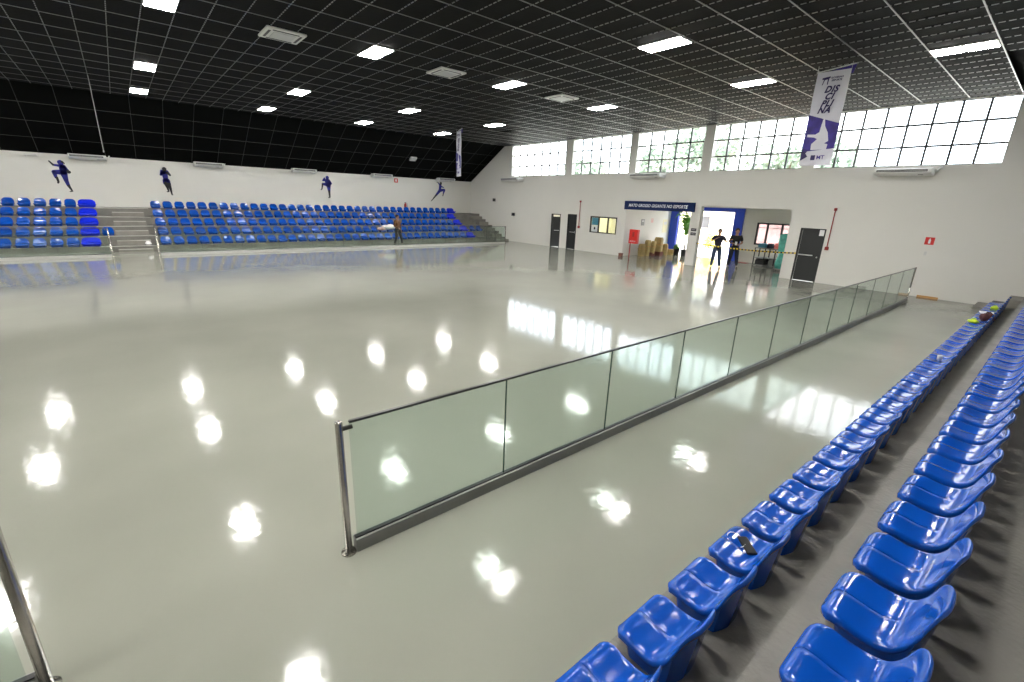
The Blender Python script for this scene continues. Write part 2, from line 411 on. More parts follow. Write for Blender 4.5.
# doors
def door(idx, D, ang, label, bar=False, vision=False):
    a, b, z0, z1 = D
    root = struct(empty('door_%d' % idx, (a, YW, 0)), label)
    s = MB(); s.box(0, 0.05, -0.015, 0.12, 0, z1); s.box(b-a-0.05, b-a, -0.015, 0.12, 0, z1); s.box(0, b-a, -0.015, 0.12, z1-0.05, z1)
    s.build('door_frame', M_doorb, root)
    h = z1 - (0.17 if ang else 0.05)
    leaf = empty('leaf', (0.05, 0.06, 0), ang, root)
    w = b-a-0.10
    s = MB(); s.box(0, w, -0.02, 0.02, 0.01, h)
    s.box(0.05, w-0.05, -0.024, 0.024, 0.12, h*0.47); s.box(0.05, w-0.05, -0.024, 0.024, h*0.53, h-0.1)
    l = s.build('door_panel', M_doorb, leaf, bevel=0.004)
    s = MB()
    if bar:
        s.tube([(0.04,-0.07,1.02),(w-0.25,-0.07,1.02)], 0.022); s.box(0.03,0.07,-0.075,-0.02,1.0,1.04); s.box(w-0.28,w-0.24,-0.075,-0.02,1.0,1.04)
        s.ball((w-0.08,-0.05,0.96), 0.03)
        s.box(0.005,0.018,-0.026,-0.02,0.03,h-0.02)
    else:
        s.box(0.12, w-0.12, -0.035, -0.024, 0.99, 1.02); s.tube([(w-0.06,-0.06,0.95),(w-0.06,-0.06,1.08)], 0.012)
    s.build('door_handle', M_alul, leaf)
    return root
door(1, D1, R(38), 'black door standing ajar, leftmost in the entrance wall')
door(2, D2, 0, 'narrow closed black door beside the ajar one')
d3 = door(3, D3, 0, 'black door with push bar right of the lobby opening', bar=True)
s = MB(); s.box(0.68, 0.84, -0.04, -0.03, 1.78, 2.0); s.build('paper_notice', M_paper, d3)

# entrance sign
sg = thing('entrance_sign', 'long navy sign board with white capital lettering over the lobby opening', 'sign', (-13.53, YW, 2.66))
s = MB(); s.box(-1.98, 1.98, -0.10, 0.0, -0.215, 0.215); s.build('sign_board', M_navy, sg, bevel=0.01)
Rx = Matrix.Rotation(R(90), 4, 'X')
def T(x,y,z): return Matrix.Translation((x,y,z))
M_letter = mat('white_lettering', (0.85,0.87,0.9), 0.5)
lt = text_mesh('lettering', 'MATO GROSSO GIGANTE NO ESPORTE', 0.20, M_letter, Rx, sg, shear=0.25, bold=0.004, spacing=1.05)
wd = max(v.co.x for v in lt.data.vertices) - min(v.co.x for v in lt.data.vertices)
lt.data.transform(T(-0.04, -0.104, 0) @ Matrix.Diagonal((3.35/wd, 1, 1, 1)))

# small wall signs on the pillar
for i, z in enumerate((1.66, 1.47)):
    pl = thing('pillar_plate', 'small black plate on the lobby pillar, %s of the two' % ('upper','lower')[i], 'sign', (-11.47, YW-0.012, z), group='plates on the lobby pillar')
    s = MB(); s.box(-0.13, 0.13, 0, 0.012, -0.065, 0.065); s.build('plate', M_dark, pl)
    s = MB(); s.box(-0.09, 0.09, -0.002, 0.0, -0.008, 0.008); s.build('printed_line', M_paper, pl)

# posters in lobby
for y, z, h, w, lb, mm in ((22.22,1.78,0.34,0.30,'small grey framed notice on the lobby side wall nearest the hall', M_alu), (23.1,1.88,0.22,0.2,'small reddish notice on the lobby side wall', M_pinkw), (24.45,1.58,0.75,0.5,'tall beige poster on the lobby side wall beside the blue column', M_cream)):
    r0 = thing('wall_notice', lb, 'poster', (-15.45, y, z), group='lobby notices')
    s = MB(); s.box(0, 0.012, -w/2, w/2, -h/2, h/2); s.build('sheet', mm, r0)
    s = MB(); s.box(0.012, 0.015, -w*0.3, w*0.3, h*0.1, h*0.3); s.build('printed_block', M_alul, r0)

# ------------------------------------------------------------------ fire equipment
fb = thing('fire_hose_cabinet', 'red fire hose cabinet on a red pipe at the left edge of the lobby opening', 'fire cabinet', (-14.66, YW-0.15, 0))
s = MB(); s.box(-0.26, 0.26, -0.07, 0.10, 0.74, 1.46); s.build('cabinet_body', M_red, fb, bevel=0.012)
s = MB(); s.box(-0.22, 0.22, -0.082, -0.07, 0.80, 1.40); cd = s.build('cabinet_door', M_red, fb, bevel=0.006)
s = MB(); s.box(-0.05, 0.07, -0.086, -0.08, 1.1, 1.34); s.build('glass_slot', M_dred, cd)
s = MB(); s.tube([(-0.22, 0.05, 0.0), (-0.22, 0.05, 0.75)], 0.03); s.build('pipe', M_dred, fb)
text_mesh('lettering', 'INCÊNDIO', 0.10, M_letter, T(0, -0.084, 0.86) @ Rx, cd, xs=0.75)
s = MB(); s.box(-0.09,0.09,-0.08,0.08,0,0.15); s.box(-0.10,0.10,-0.09,0.09,0.15,0.17)
tag(s.build('red_floor_box', mat('brown_card_box', (0.16,0.05,0.03), 0.6), loc=(-15.42, YW-0.10, 0)), 'small reddish brown box on the floor left of the fire hose cabinet', 'box')
for x, lb in ((-5.93, 'dark red vertical alarm conduit right of the push bar door'), (-18.68, 'dark red vertical alarm conduit beside the narrow black door')):
    p = thing('alarm_conduit', lb, 'pipe', (x, YW, 0), group='alarm conduits')
    s = MB(); s.tube([(0,-0.03,1.38),(0,-0.03,2.74)], 0.018); s.build('pipe', M_dred, p)
    s = MB(); s.box(-0.06,0.06,-0.07,0,1.27,1.40); s.build('call_box', M_dred, p, bevel=0.008)
    s = MB(); s.box(-0.045,0.045,-0.06,0,2.72,2.82); s.build('siren_box', M_dred, p, bevel=0.008)
es = thing('extinguisher_sign', 'small red fire extinguisher sign on the entrance wall above the switch', 'sign', (-3.04, YW, 1.86))
s = MB(); s.box(-0.12,0.12,-0.008,0,-0.12,0.12); s.build('sign_plate', M_red, es)
s = MB(); s.box(-0.03,0.03,-0.011,-0.008,-0.08,0.04); s.box(-0.015,0.015,-0.011,-0.008,0.04,0.08); s.build('symbol', M_letter, es)
es = thing('extinguisher_sign', 'small red fire extinguisher sign high on the far wall', 'sign', (XL, 14.53, 3.69))
s = MB(); s.box(0,0.008,-0.13,0.13,-0.13,0.13); s.build('sign_plate', M_red, es)
s = MB(); s.box(0.008,0.011,-0.045,0.045,-0.07,0.07); s.build('symbol', M_letter, es)
s = MB(); s.box(-0.035,0.035,-0.012,0,-0.06,0.06); s.box(-0.015,0.015,-0.02,-0.012,-0.025,0.025)
tag(s.build('light_switch', M_alul, loc=(-3.06, YW, 1.45)), 'small grey switch plate under the red sign', 'switch')
for x, z, lb in ((-26.83,2.69,'small dark wall speaker near the far corner, the higher one'), (-24.67,1.8,'small dark wall speaker near the far corner, the lower one')):
    q = thing('wall_speaker', lb, 'speaker', (x, YW, z), group='small wall speakers')
    s = MB(); s.box(-0.11,0.11,-0.14,-0.03,-0.10,0.10); s.build('speaker_box', M_dark, q, bevel=0.015)
    s = MB(); s.box(-0.03,0.03,-0.03,0,-0.04,0.04); s.build('bracket', M_alu, q)
s = MB(); s.box(-2.95,-2.40,YW-0.05,YW-0.005,0,0.06); s.box(-2.9,-2.45,YW-0.09,YW-0.05,0,0.025)
tag(s.build('wooden_plank', M_wood), 'orange wooden plank lying on the floor against the entrance wall', 'plank')
q = thing('fire_extinguisher', 'dark red fire extinguisher hung on the far wall behind the top seat row', 'fire extinguisher', (XL+0.12, 15.1, 1.78))
s = MB(); s.lathe((0,0,0), [(0.0,0),(0.08,0.0),(0.085,0.03),(0.085,0.38),(0.05,0.45),(0.025,0.47),(0.025,0.5),(0,0.5)]); s.build('cylinder', M_dred, q)
s = MB(); s.box(-0.02,0.02,-0.06,0.06,0.5,0.53); s.tube([(0,0.03,0.5),(0.06,0.1,0.45),(0.07,0.11,0.2)], 0.012, 6); s.build('valve', M_dark, q)

# ------------------------------------------------------------------ air conditioners
def wall_ac(label, loc, rz, L):
    r0 = thing('wall_air_conditioner', label, 'air conditioner', loc, rz, group='wall air conditioners')
    # local: x along wall, -y out of wall
    s = MB()
    prof = [(0,0.10),(-0.50,0.10),(-0.56,0.06),(-0.56,-0.02),(-0.50,-0.08),(-0.12,-0.12),(0,-0.12)]
    s.prism([(-L/2, y, z) for y, z in prof], (1,0,0), L); s.build('casing', M_white, r0, bevel=0.01)
    s = MB(); s.box(-L/2+0.06, L/2-0.10, -0.566, -0.558, -0.015, 0.05); lv = s.build('louvre', M_slot, r0)
    s = MB(); s.box(-L/2+0.085, L/2-0.125, -0.572, -0.565, 0.012, 0.022); s.build('louvre_blade', M_white, lv)
    s = MB(); s.box(L/2-0.35, L/2-0.22, -0.40, -0.30, -0.10, -0.082); s.build('display', M_dark, r0)
    s = MB(); s.tube([(L/2-0.01,-0.2,0.02),(L/2+0.08,-0.18,0.02),(L/2+0.1,-0.1,0.10),(L/2+0.16,-0.03,0.14)], 0.025, 8); s.build('pipe', M_white, r0)
    return r0
wall_ac('white wall air conditioner on the entrance wall nearest the near stand', (-4.16, YW, 4.03), 0, 1.5)
wall_ac('white wall air conditioner on the entrance wall above the navy sign', (-14.2, YW, 4.08), 0, 1.75)
wall_ac('white wall air conditioner on the entrance wall nearest the far corner', (-24.7, YW, 4.02), 0, 1.75)
for i, y in enumerate((-0.76, 3.92, 8.62, 13.4, 18.2)):
    wall_ac('white wall air conditioner high on the far wall, %s from the left' % nth(i+1), (XL, y, 3.86 + 0.02*i), R(90), 1.3)
s = MB(); s.box(0,0.25,-0.2,0.2,-0.03,0.03); s.tube([(0.2,-0.15,0.0),(0.2,-0.15,-0.08)],0.02,6)
tag(s.build('wall_bracket', M_alul, loc=(XL, -2.62, 3.80)), 'small empty metal bracket high on the far wall at the left', 'bracket')

for i, (x, y) in enumerate(((-12.95,3.57), (-12.85,7.96), (-12.6,12.5))):
    r0 = thing('ceiling_cassette', 'square white ceiling air conditioner cassette, %s from the windows' % nth(3-i), 'air conditioner', (x, y, CZ), group='ceiling cassettes')
    s = MB(); s.box(-0.43,0.43,-0.43,0.43,-0.05,-0.0); s.build('panel', M_white, r0, bevel=0.02)
    s = MB(); s.box(-0.24,0.24,-0.24,0.24,-0.062,-0.05); s.build('grille', M_alul, r0, bevel=0.004)
    for dx, dy, w, h in ((0,0.335,0.28,0.025),(0,-0.335,0.28,0.025),(0.335,0,0.025,0.28),(-0.335,0,0.025,0.28)):
        s = MB(); s.box(dx-w,dx+w,dy-h,dy+h,-0.056,-0.049); s.build('air_slot', M_slot, r0)

# ceiling lights
LX = [(-2.53,'nearest the near stand'), (-7.0,'second from the near stand'), (-12.57,'in the middle'), (-19.26,'second from the far stand'), (-24.1,'nearest the far stand')]
LY = [14.64, 10.1, 5.68, 1.27, -3.2, -7.65, -12.1, -16.5]
proto = None
for j, y in enumerate(LY):
    for i, (x, lb) in enumerate(LX):
        if proto is None:
            proto = thing('ceiling_light', '', 'ceiling light', (x, y, CZ), group='ceiling lights')
            s = MB(); s.box(-0.535,0.535,-0.262,0.262,-0.028,-0.002); hsg = s.build('housing', M_lampbody, proto)
            for sx in (-1, 1):
                s = MB(); s.box(min(sx*0.025,sx*0.52), max(sx*0.025,sx*0.52), -0.25, 0.25, -0.034, -0.028); s.build('diffuser', M_lamp, hsg)
            o = proto
        else:
            o = copy_tree(proto)
        o.location = (x, y, CZ)
        o['label'] = 'white ceiling light panel, %s row from the windows, %s' % (nth(j+1), lb)

s = MB(); s.tube([(-22.38,-0.12,CZ),(-22.38,-0.12,3.80)], 0.007, 6); s.tube([(-22.38,-0.12,3.80),(-22.38,-0.12,3.74)], [0.02,0.008], 8)
tag(s.build('hanging_cable', M_alul), 'thin pale cable hanging straight down from the dark ceiling', 'cable')
s = MB(); s.box(-0.16,0.16,-0.2,0.2,-0.1,-0.0)
o = s.build('slope_vent', M_alul, loc=(-27.9,14.8,5.02)); o.rotation_euler = (0, -math.atan2(CZ-SZ, SLX-XL), 0)
tag(o, 'small pale vent on the dark sloped ceiling near the small banner', 'vent')

# ------------------------------------------------------------------ banners
def banner(label, x, y, rz, back):
    r0 = thing('hanging_banner', label, 'banner', (x, y, 0), rz, group='hanging banners')
    W = 0.36; zt = 6.0; zb = 3.80
    s = MB(); n = 16; vs = []; fs = []
    for i in range(n+1):
        z = zb + (zt-zb)*i/n; dy = 0.012*sin(i*0.9)
        vs += [(-W, dy, z), (W, -dy*0.6, z), (W, -dy*0.6+0.006, z), (-W, dy+0.006, z)]
    for i in range(n):
        for k in range(4): fs.append((4*i+k, 4*i+(k+1) % 4, 4*i+4+(k+1) % 4, 4*i+4+k))
    fs += [(0,1,2,3), (4*n,4*n+3,4*n+2,4*n+1)]
    s.add(vs, fs, 0, False); s.build('white_cloth', M_banner, r0)
    s = MB(); s.tube([(-W-0.03,0.03,zt+0.01),(W+0.10,0.03,zt+(0.11 if back else 0.01))], 0.014, 8)
    s.tube([(-W,0,zt),(-W,0,CZ)], 0.004, 5); s.tube([(W,0,zt),(W,0,CZ)], 0.004, 5); s.build('top_rod', M_alul, r0)
    if back:
        s = MB(); s.prism([(-W+0.05,0.05,zt-0.02),(W+0.03,0.05,zt-0.10),(W+0.08,0.05,zt+0.10)], (0,1,0), 0.006); s.build('blue_sleeve', M_purple, r0)
    f = -0.022
    s = MB(); s.prism([(-W+0.0,f,4.14),(W-0.0,f,4.20),(W-0.0,f,4.78),(-W,f,5.03)], (0,1,0), 0.003)
    s.build('purple_print', M_purple, r0)
    s = MB(); f2 = f-0.003
    s.prism([(-0.16,f2,4.18),(0.19,f2,4.18),(0.20,f2,4.30),(0.12,f2,4.33),(0.20,f2,4.38),(0.15,f2,4.58),(0.06,f2,4.74),(0.03,f2,4.90),(-0.01,f2,4.90),(-0.03,f2,4.72),(-0.04,f2,4.60),(-0.12,f2,4.55),(-0.30,f2,4.56),(-0.30,f2,4.50),(-0.14,f2,4.48),(-0.06,f2,4.44),(-0.17,f2,4.32)], (0,1,0), 0.003)
    s.build('white_figure_print', M_banner, r0)
    s = MB(); s.prism([(-W,f,3.92),(-W+0.16,f,4.02),(-W+0.1,f,4.10),(-W+0.14,f,4.18),(-W,f,4.24)], (0,1,0), 0.003); s.build('dark_brush_print', M_ink, r0)
    for w_, zz, xo in (('DIS', 5.58, 0.02), ('CI', 5.42, 0.0), ('PLI', 5.26, -0.02), ('NA', 5.11, -0.05)):
        text_mesh('lettering', w_, 0.20, M_ink, T(xo, f2, zz) @ Rx, r0, shear=0.35, bold=0.008, xs=0.9, spacing=1.12)
    text_mesh('lettering', 'GOVERNO', 0.055, M_ink, T(0.10, f2, 5.84) @ Rx, r0, bold=0.002)
    text_mesh('lettering', 'ESPORTE', 0.055, M_ink, T(0.10, f2, 5.78) @ Rx, r0, bold=0.002)
    s = MB(); s.prism([(-0.22,f2,5.86),(-0.05,f2,5.88),(-0.05,f2,5.84),(-0.07,f2,5.84),(-0.08,f2,5.70),(-0.10,f2,5.70),(-0.10,f2,5.82),(-0.16,f2,5.81),(-0.19,f2,5.70),(-0.21,f2,5.70),(-0.18,f2,5.82),(-0.22,f2,5.82)], (0,1,0), 0.003); s.build('emblem', M_ink, r0)
    s = MB(); s.box(-0.12,-0.02,f2,f,3.93,4.05); s.build('emblem', M_ink, r0)
    text_mesh('lettering', 'MT', 0.13, M_purple, T(0.10, f2, 3.99) @ Rx, r0, bold=0.002)
    return r0
banner('large white and purple banner with dark brush lettering, hanging before the windows', -4.81, 14.2, R(4), True)
banner('distant narrow white and purple banner hanging over the far stand side', -21.72, 14.2, R(-14), True)

# ------------------------------------------------------------------ stands
FR = [-25.5 - 0.8*i for i in range(5)]; FH = [0.22 + 0.362*i for i in range(5)]
stand = thing('concrete_stand', 'grey concrete terraced stand along the far wall', 'grandstand', (0,0,0))
s = MB()
for i in range(5):
    s.box(XL, FR[i], YB, YW, 0 if i == 0 else FH[i-1], FH[i])
s.build('terrace', M_conc, stand)
def steps(ya, yb, par, last=5):
    for i in range(last):
        h0 = 0 if i == 0 else FH[i-1]
        s = MB(); s.box(FR[i]-0.002, FR[i]+0.36, ya, yb, h0, h0 + (FH[i]-h0)*0.52); s.build('step', M_conc2, par)
M_conc2 = mat('worn_step_concrete', (0.23,0.22,0.195), 0.7, var=0.15, vscale=3)
steps(-0.32, 0.84, stand); steps(19.75, 20.59, stand)
M_nose = mat('pale_step_nosing', (0.5,0.49,0.45), 0.6)
s = MB()
for i in range(5):
    s.box(FR[i]-0.03, FR[i]+0.003, -0.9, 1.05, FH[i]-0.02, FH[i]+0.004)
    h0 = 0 if i == 0 else FH[i-1]; z = h0+(FH[i]-h0)*0.52
    s.box(FR[i]+0.33, FR[i]+0.363, -0.31, 0.83, z-0.02, z+0.004)
s.build('step_nosing', M_nose, stand)

NR = [-1.13, -0.46, 0.45, 1.2]; NH = [0.20, 0.64, 1.08, 1.5]
ns = thing('concrete_stand', 'grey concrete terraced stand under the near blue seats', 'grandstand', (0,0,0))
s = MB()
for i in range(4):
    s.box(NR[i], XR, 0.95 if i < 3 else YB, YW-0.002, 0 if i == 0 else NH[i-1], NH[i])
s.build('terrace', M_conc, ns)
s = MB(); s.box(NR[0]-0.32, NR[0], 19.3, 20.58, 0, 0.10); s.box(NR[1]-0.34, NR[1], 19.3, 20.58, 0.2, 0.42); s.box(NR[2]-0.4, NR[2], 19.3, 20.58, 0.64, 0.86)
s.build('step', M_conc2, ns)

# ------------------------------------------------------------------ seats
def sstep(a, b, x):
    t = max(0.0, min(1.0, (x-a)/(b-a))); return t*t*(3-2*t)
def seat_mesh(name, material, W=0.41, NU=18, NV=24):
    PR = [(0.0,0.112),(0.008,0.134),(0.035,0.148),(0.08,0.148),(0.16,0.136),(0.235,0.138),(0.285,0.158),(0.325,0.205),(0.352,0.262),(0.374,0.322),(0.388,0.358),(0.398,0.372),(0.408,0.374)]
    D = 0.408
    cum = [0.0]
    for (xa, za), (xb, zb) in zip(PR, PR[1:]): cum.append(cum[-1] + math.hypot(xb-xa, zb-za))
    def prof(t):
        d = t*cum[-1]; i = 0
        while i < len(PR)-2 and cum[i+1] < d: i += 1
        f = (d-cum[i])/(cum[i+1]-cum[i]); P = [PR[max(0,i-1)], PR[i], PR[i+1], PR[min(len(PR)-1,i+2)]]
        def cr(a,b,c,e): return 0.5*((2*b)+(-a+c)*f+(2*a-5*b+4*c-e)*f*f+(-a+3*b-3*c+e)*f**3)
        return cr(*[p[0] for p in P]), cr(*[p[1] for p in P])
    us = sorted({round(sin(pi/2*(-1+2*i/NU)),4) for i in range(NU+1)} | {-0.035, 0.035, -0.014, 0.014})
    vv = sorted({0, 0.012, 0.03, 0.985, 1.0} | {0.05+0.92*i/(NV-3) for i in range(NV-2)})
    nu = len(us); nv = len(vv); vs = []; fs = []
    for v in vv:
        for u in us:
            au = abs(u); s0 = 0.10*au**5; s1 = 0.17*au**3.6
            t = s0 + (1-s0-s1)*v
            x, z = prof(t)
            back = sstep(0.52, 0.95, t)
            wf = 1 - 0.05*sstep(0.45,0.6,t) - 0.05*back
            wf *= 1 - 0.06*(1-sstep(0,0.18,t))
            y = u*W/2*wf
            z += 0.010*au**4*(1-back)*sstep(0.03,0.2,t) - 0.008*(au**16)
            x -= 0.012*au*au*back
            g = max(0, 1-au/0.03)*(1-sstep(0.36, 0.52, v)); z -= 0.010*g
            vs.append((x, y, z))
    for j in range(nv-1):
        for i in range(nu-1):
            fs.append((j*nu+i, j*nu+i+1, (j+1)*nu+i+1, (j+1)*nu+i))
    ring = [i for i in range(nu)] + [j*nu+nu-1 for j in range(1, nv)] + [(nv-1)*nu+i for i in range(nu-2, -1, -1)] + [j*nu for j in range(nv-2, 0, -1)]
    cx, cy = D*0.5, 0
    n = len(ring)
    def nrm(k):
        a = Vector(vs[ring[(k-1) % n]]); b = Vector(vs[ring[(k+1) % n]]); t = b-a; return Vector((-t.y, t.x, 0)).normalized()
    N = [nrm(k) for k in range(n)]
    for _ in range(3):
        N = [(N[k-1] + N[k]*2 + N[(k+1) % n]).normalized() for k in range(n)]
    prev = ring
    base = [Vector(vs[i]) for i in ring]
    def hem(k): return 0.045
    levels = [(0.005, 0.004), (0.009, 0.012), (0.008, 0.026), (0.005, 'hem')]
    for off, dz in levels:
        cur = []
        for k in range(n):
            p = base[k]; d = hem(k) if dz == 'hem' else dz
            q = p + N[k]*off; q.z = p.z - d; cur.append(len(vs)); vs.append(tuple(q))
        for k in range(n): fs.append((prev[k], cur[k], cur[(k+1) % n], prev[(k+1) % n]))
        prev = cur
    # pedestal skirt: tucked in at the front and sides, flush at the back
    for fz in (0.0, 0.04, 0.15, 0.3, 0.45, 0.6, 0.75, 0.9, 1.0):
        cur = []
        for k in range(n):
            p = base[k]; xb = p.x/D
            inset = 0.006 + 0.085*(1-sstep(0.0, 0.22, xb))
            top = p.z - hem(k) + 0.004
            q = p - N[k]*inset
            sh = 1 - 0.13*fz
            qx = cx + (q.x-cx)*(1-0.20*fz if q.x > cx else 1-0.10*fz); qy = q.y*sh
            cur.append(len(vs)); vs.append((qx, qy, top*(1-fz) + 0.0*fz))
        for k in range(n): fs.append((prev[k], cur[k], cur[(k+1) % n], prev[(k+1) % n]))
        prev = cur
    me = bpy.data.meshes.new(name); me.from_pydata(vs, [], fs); me.materials.append(material)
    for p in me.polygons: p.use_smooth = True
    bm = bmesh.new(); bm.from_mesh(me); bmesh.ops.recalc_face_normals(bm, faces=bm.faces); bm.to_mesh(me); bm.free()
    return me
SEAT = seat_mesh('seat_shell', M_blue); SEATF = seat_mesh('seat_shell_far', M_blue, NU=10, NV=12); WIDE = seat_mesh('wide_shell', M_wide, W=0.66, NU=10, NV=12)
CAP = MB().lathe((0.30,0,0.135), [(0,0.012),(0.008,0.011),(0.011,0.0)], 10).mesh('bolt_cap', M_dark)
def near_seat(x, y, z, label):
    o = bpy.data.objects.new('stadium_seat', SEAT); COL.objects.link(o); o.location = (x, y, z); o.scale = (0.97,1,1.04)
    tag(o, label, 'seat', 'blue seats of the near stand')
    return o
for k in range(36):
    y = 1.455 + 0.5065*k
    if y > 19.0: break
    near_seat(-1.10, y, NH[0], 'glossy blue seat, front row of the near stand, %s from the camera end' % nth(k+1))
for k in range(36):
    y = 1.99 + 0.505*k
    if y > 19.0: break
    near_seat(-0.34, y, NH[1], 'glossy blue seat, second row of the near stand, %s from the camera end' % nth(k+1))

ROWN = ['bottom', 'second', 'middle', 'fourth', 'top']
def far_seat(me, i, y, label, grp, sc_=(0.93,0.95,0.92)):
    o = bpy.data.objects.new('stadium_seat', me); COL.objects.link(o)
    o.location = (FR[i]-0.12, y, FH[i]); o.rotation_euler = (0,0,pi); o.scale = sc_
    tag(o, label, 'seat', grp)
for i in range(5):
    for k in range(34 if i < 4 else 35):
        far_seat(SEATF, i, 1.36 + 0.482*k, 'blue seat, %s row of the far stand, %s right of the central stairs' % (ROWN[i], nth(k+1)), 'blue seats of the far stand, right block')
    yw = 1.36 + 0.482*(34 if i < 4 else 35) + 0.08
    far_seat(WIDE, i, yw, 'extra wide bright blue seat, right end of the %s row of the far stand' % ROWN[i], 'extra wide bright blue seats')
    for k in range(7):
        far_seat(SEATF, i, -1.68 - 0.482*k, 'blue seat, %s row of the far stand, %s left of the wide seat' % (ROWN[i], nth(k+1)), 'blue seats of the far stand, left block')
    far_seat(WIDE, i, -1.13, 'extra wide bright blue seat, %s row, just left of the central stairs' % ROWN[i], 'extra wide bright blue seats')
far_seat(SEATF, 1, -0.55, 'single dark blue seat at the left edge of the central stairs', 'single seats of the far stand')
far_seat(SEATF, 1, 18.55, 'single blue seat beyond the wide seat, second row, right end', 'single seats of the far stand')
far_seat(SEATF, 1, 19.1, 'outermost single blue seat, second row, nearest the entrance wall', 'single seats of the far stand')

# ------------------------------------------------------------------ glass barriers
def barrier(label, x, y0, n, pw, mirror=1, posts=(True, True), base_m=M_alu):
    """runs +Y from y0"""
    L = n*pw
    r0 = thing('glass_barrier', label, 'barrier', (x, y0, 0), group='frameless glass barriers')
    s = MB(); s.box(-0.04, 0.04, 0.05, L-0.03, 0, 0.11); s.build('base_channel', base_m, r0, bevel=0.004)
    s = MB(); s.box(-0.018, 0.018, 0.05, L-0.03, 0.11, 0.120); s.build('rubber_gasket', M_dark, r0)
    for i in range(n):
        a = i*pw + (0.07 if i == 0 else 0.006); b = (i+1)*pw - (0.06 if i == n-1 else 0.006)
        s = MB(); s.box(-0.006, 0.006, a, b, 0.10, 1.075); s.build('glass_panel', M_glass, r0)
        if i < n-1:
            s = MB(); s.box(-0.0065, 0.0065, b+0.002, b+0.010, 0.12, 1.075); s.build('joint_seal', M_gedge, r0)
    s = MB(); s.box(-0.012, 0.012, 0.07, L-0.06, 1.072, 1.09); s.build('top_cap', M_rail, r0)
    for k, on in enumerate(posts):
        if not on: continue
        yy = 0 if k == 0 else L
        s = MB(); s.lathe((0,yy,0), [(0.0,0.0),(0.055,0.0),(0.055,0.012),(0.026,0.02),(0.026,1.09),(0.024,1.10),(0.0,1.10)], 18); p = s.build('post', M_steel, r0)
        s = MB()
        d = 1 if k == 0 else -1
        s.tube([(0,yy+d*0.02,1.04),(0,yy+d*0.09,1.04)], 0.018, 8); s.build('clamp', M_rail, p)
        s = MB()
        for t in range(4): s.ball((0.042*cos(t*pi/2+0.7), yy+0.042*sin(t*pi/2+0.7), 0.016), 0.009, seg=8, rings=5)
        s.build('bolt', M_steel, p)
    return r0
barrier('long frameless green glass barrier in front of the near seats', -2.93, 0.93, 12, 1.5)
barrier('short visible end of a glass barrier at the lower left corner', -2.93, -0.71-1.5*4, 4, 1.5, posts=(False, True))
barrier('long glass barrier in front of the far stand, right of the central stairs', -23.5, 0.95, 12, 1.5, base_m=M_alul)
barrier('glass barrier in front of the far stand, left of the central stairs', -23.5, -0.50-1.5*6, 6, 1.5, posts=(False, True), base_m=M_alul)

# ------------------------------------------------------------------ wall silhouettes
def silhouette(label, y, z, h, parts, xf=0.76):
    """parts: capsules (x0,z0,r0,x1,z1,r1,mat) in unit height, x to the right as seen"""
    s = MB()
    for (xa, za, ra, xb, zb, rb, mm) in parts:
        ra *= 1.15; rb *= 1.15
        a = Vector((xa*xf, za)); b = Vector((xb*xf, zb)); d = b-a; n = 7
        ang = math.atan2(d.y, d.x) if d.length > 1e-6 else 0
        pts = []
        for k in range(n+1):
            t = ang + pi/2 + pi*k/n; pts.append((a.x+ra*cos(t), a.y+ra*sin(t)))
        for k in range(n+1):
            t = ang - pi/2 + pi*k/n; pts.append((b.x+rb*cos(t), b.y+rb*sin(t)))
        s.prism([(-0.002, p[0]*h, p[1]*h) for p in pts], (1,0,0), 0.007 if mm == 0 else 0.010, mm)
    o = s.build('wall_silhouette', [M_silb, M_silk], None, loc=(XL, y, z))
    tag(o, label, 'wall decal', 'athlete silhouettes')
# kicking figure (high knee)
silhouette('blue silhouette of a figure kicking with raised knee and ponytail, leftmost on the far wall', -1.76, 2.30, 1.36, [
 (0.02,0.93,0.065,0.03,0.90,0.06,0), (0.08,0.95,0.03,0.15,0.90,0.012,1), (0.05,0.80,0.07,0.05,0.62,0.075,0), (0.05,0.80,0.06,0.09,0.80,0.06,0),
 (0.0,0.82,0.035,-0.22,0.84,0.028,0), (-0.22,0.84,0.026,-0.32,0.95,0.018,1), (0.10,0.80,0.05,0.20,0.68,0.035,0), (0.20,0.68,0.03,0.23,0.64,0.045,1),
 (0.05,0.60,0.08,0.08,0.36,0.05,0), (0.08,0.36,0.05,0.12,0.20,0.038,0), (0.12,0.20,0.035,0.20,0.04,0.018,1), (0.20,0.03,0.018,0.12,0.015,0.012,1),
 (0.02,0.62,0.075,-0.24,0.62,0.055,0), (-0.25,0.62,0.05,-0.22,0.45,0.035,0), (-0.20,0.45,0.03,-0.18,0.33,0.025,1), (-0.18,0.31,0.025,-0.20,0.28,0.02,1)])
silhouette('blue silhouette of a standing boxer with raised fists on the far wall', 2.02, 2.30, 1.34, [
 (0,0.93,0.06,0,0.90,0.055,1), (-0.02,0.78,0.085,0.0,0.55,0.065,0), (-0.08,0.80,0.05,0.08,0.80,0.05,0),
 (-0.10,0.80,0.04,-0.17,0.72,0.035,0), (-0.17,0.72,0.03,-0.12,0.86,0.035,0), (0.10,0.80,0.04,0.19,0.72,0.03,1), (0.19,0.72,0.03,0.10,0.86,0.03,0),
 (-0.03,0.52,0.075,-0.04,0.44,0.07,0), (0.04,0.52,0.075,0.09,0.40,0.055,0), (0.09,0.40,0.05,0.12,0.22,0.035,1), (0.12,0.22,0.033,0.14,0.04,0.02,1), (0.14,0.03,0.02,0.17,0.01,0.014,1),
 (-0.04,0.42,0.05,0.0,0.28,0.035,1), (0.0,0.28,0.033,0.03,0.14,0.02,1), (0.03,0.13,0.018,-0.04,0.12,0.014,1)])
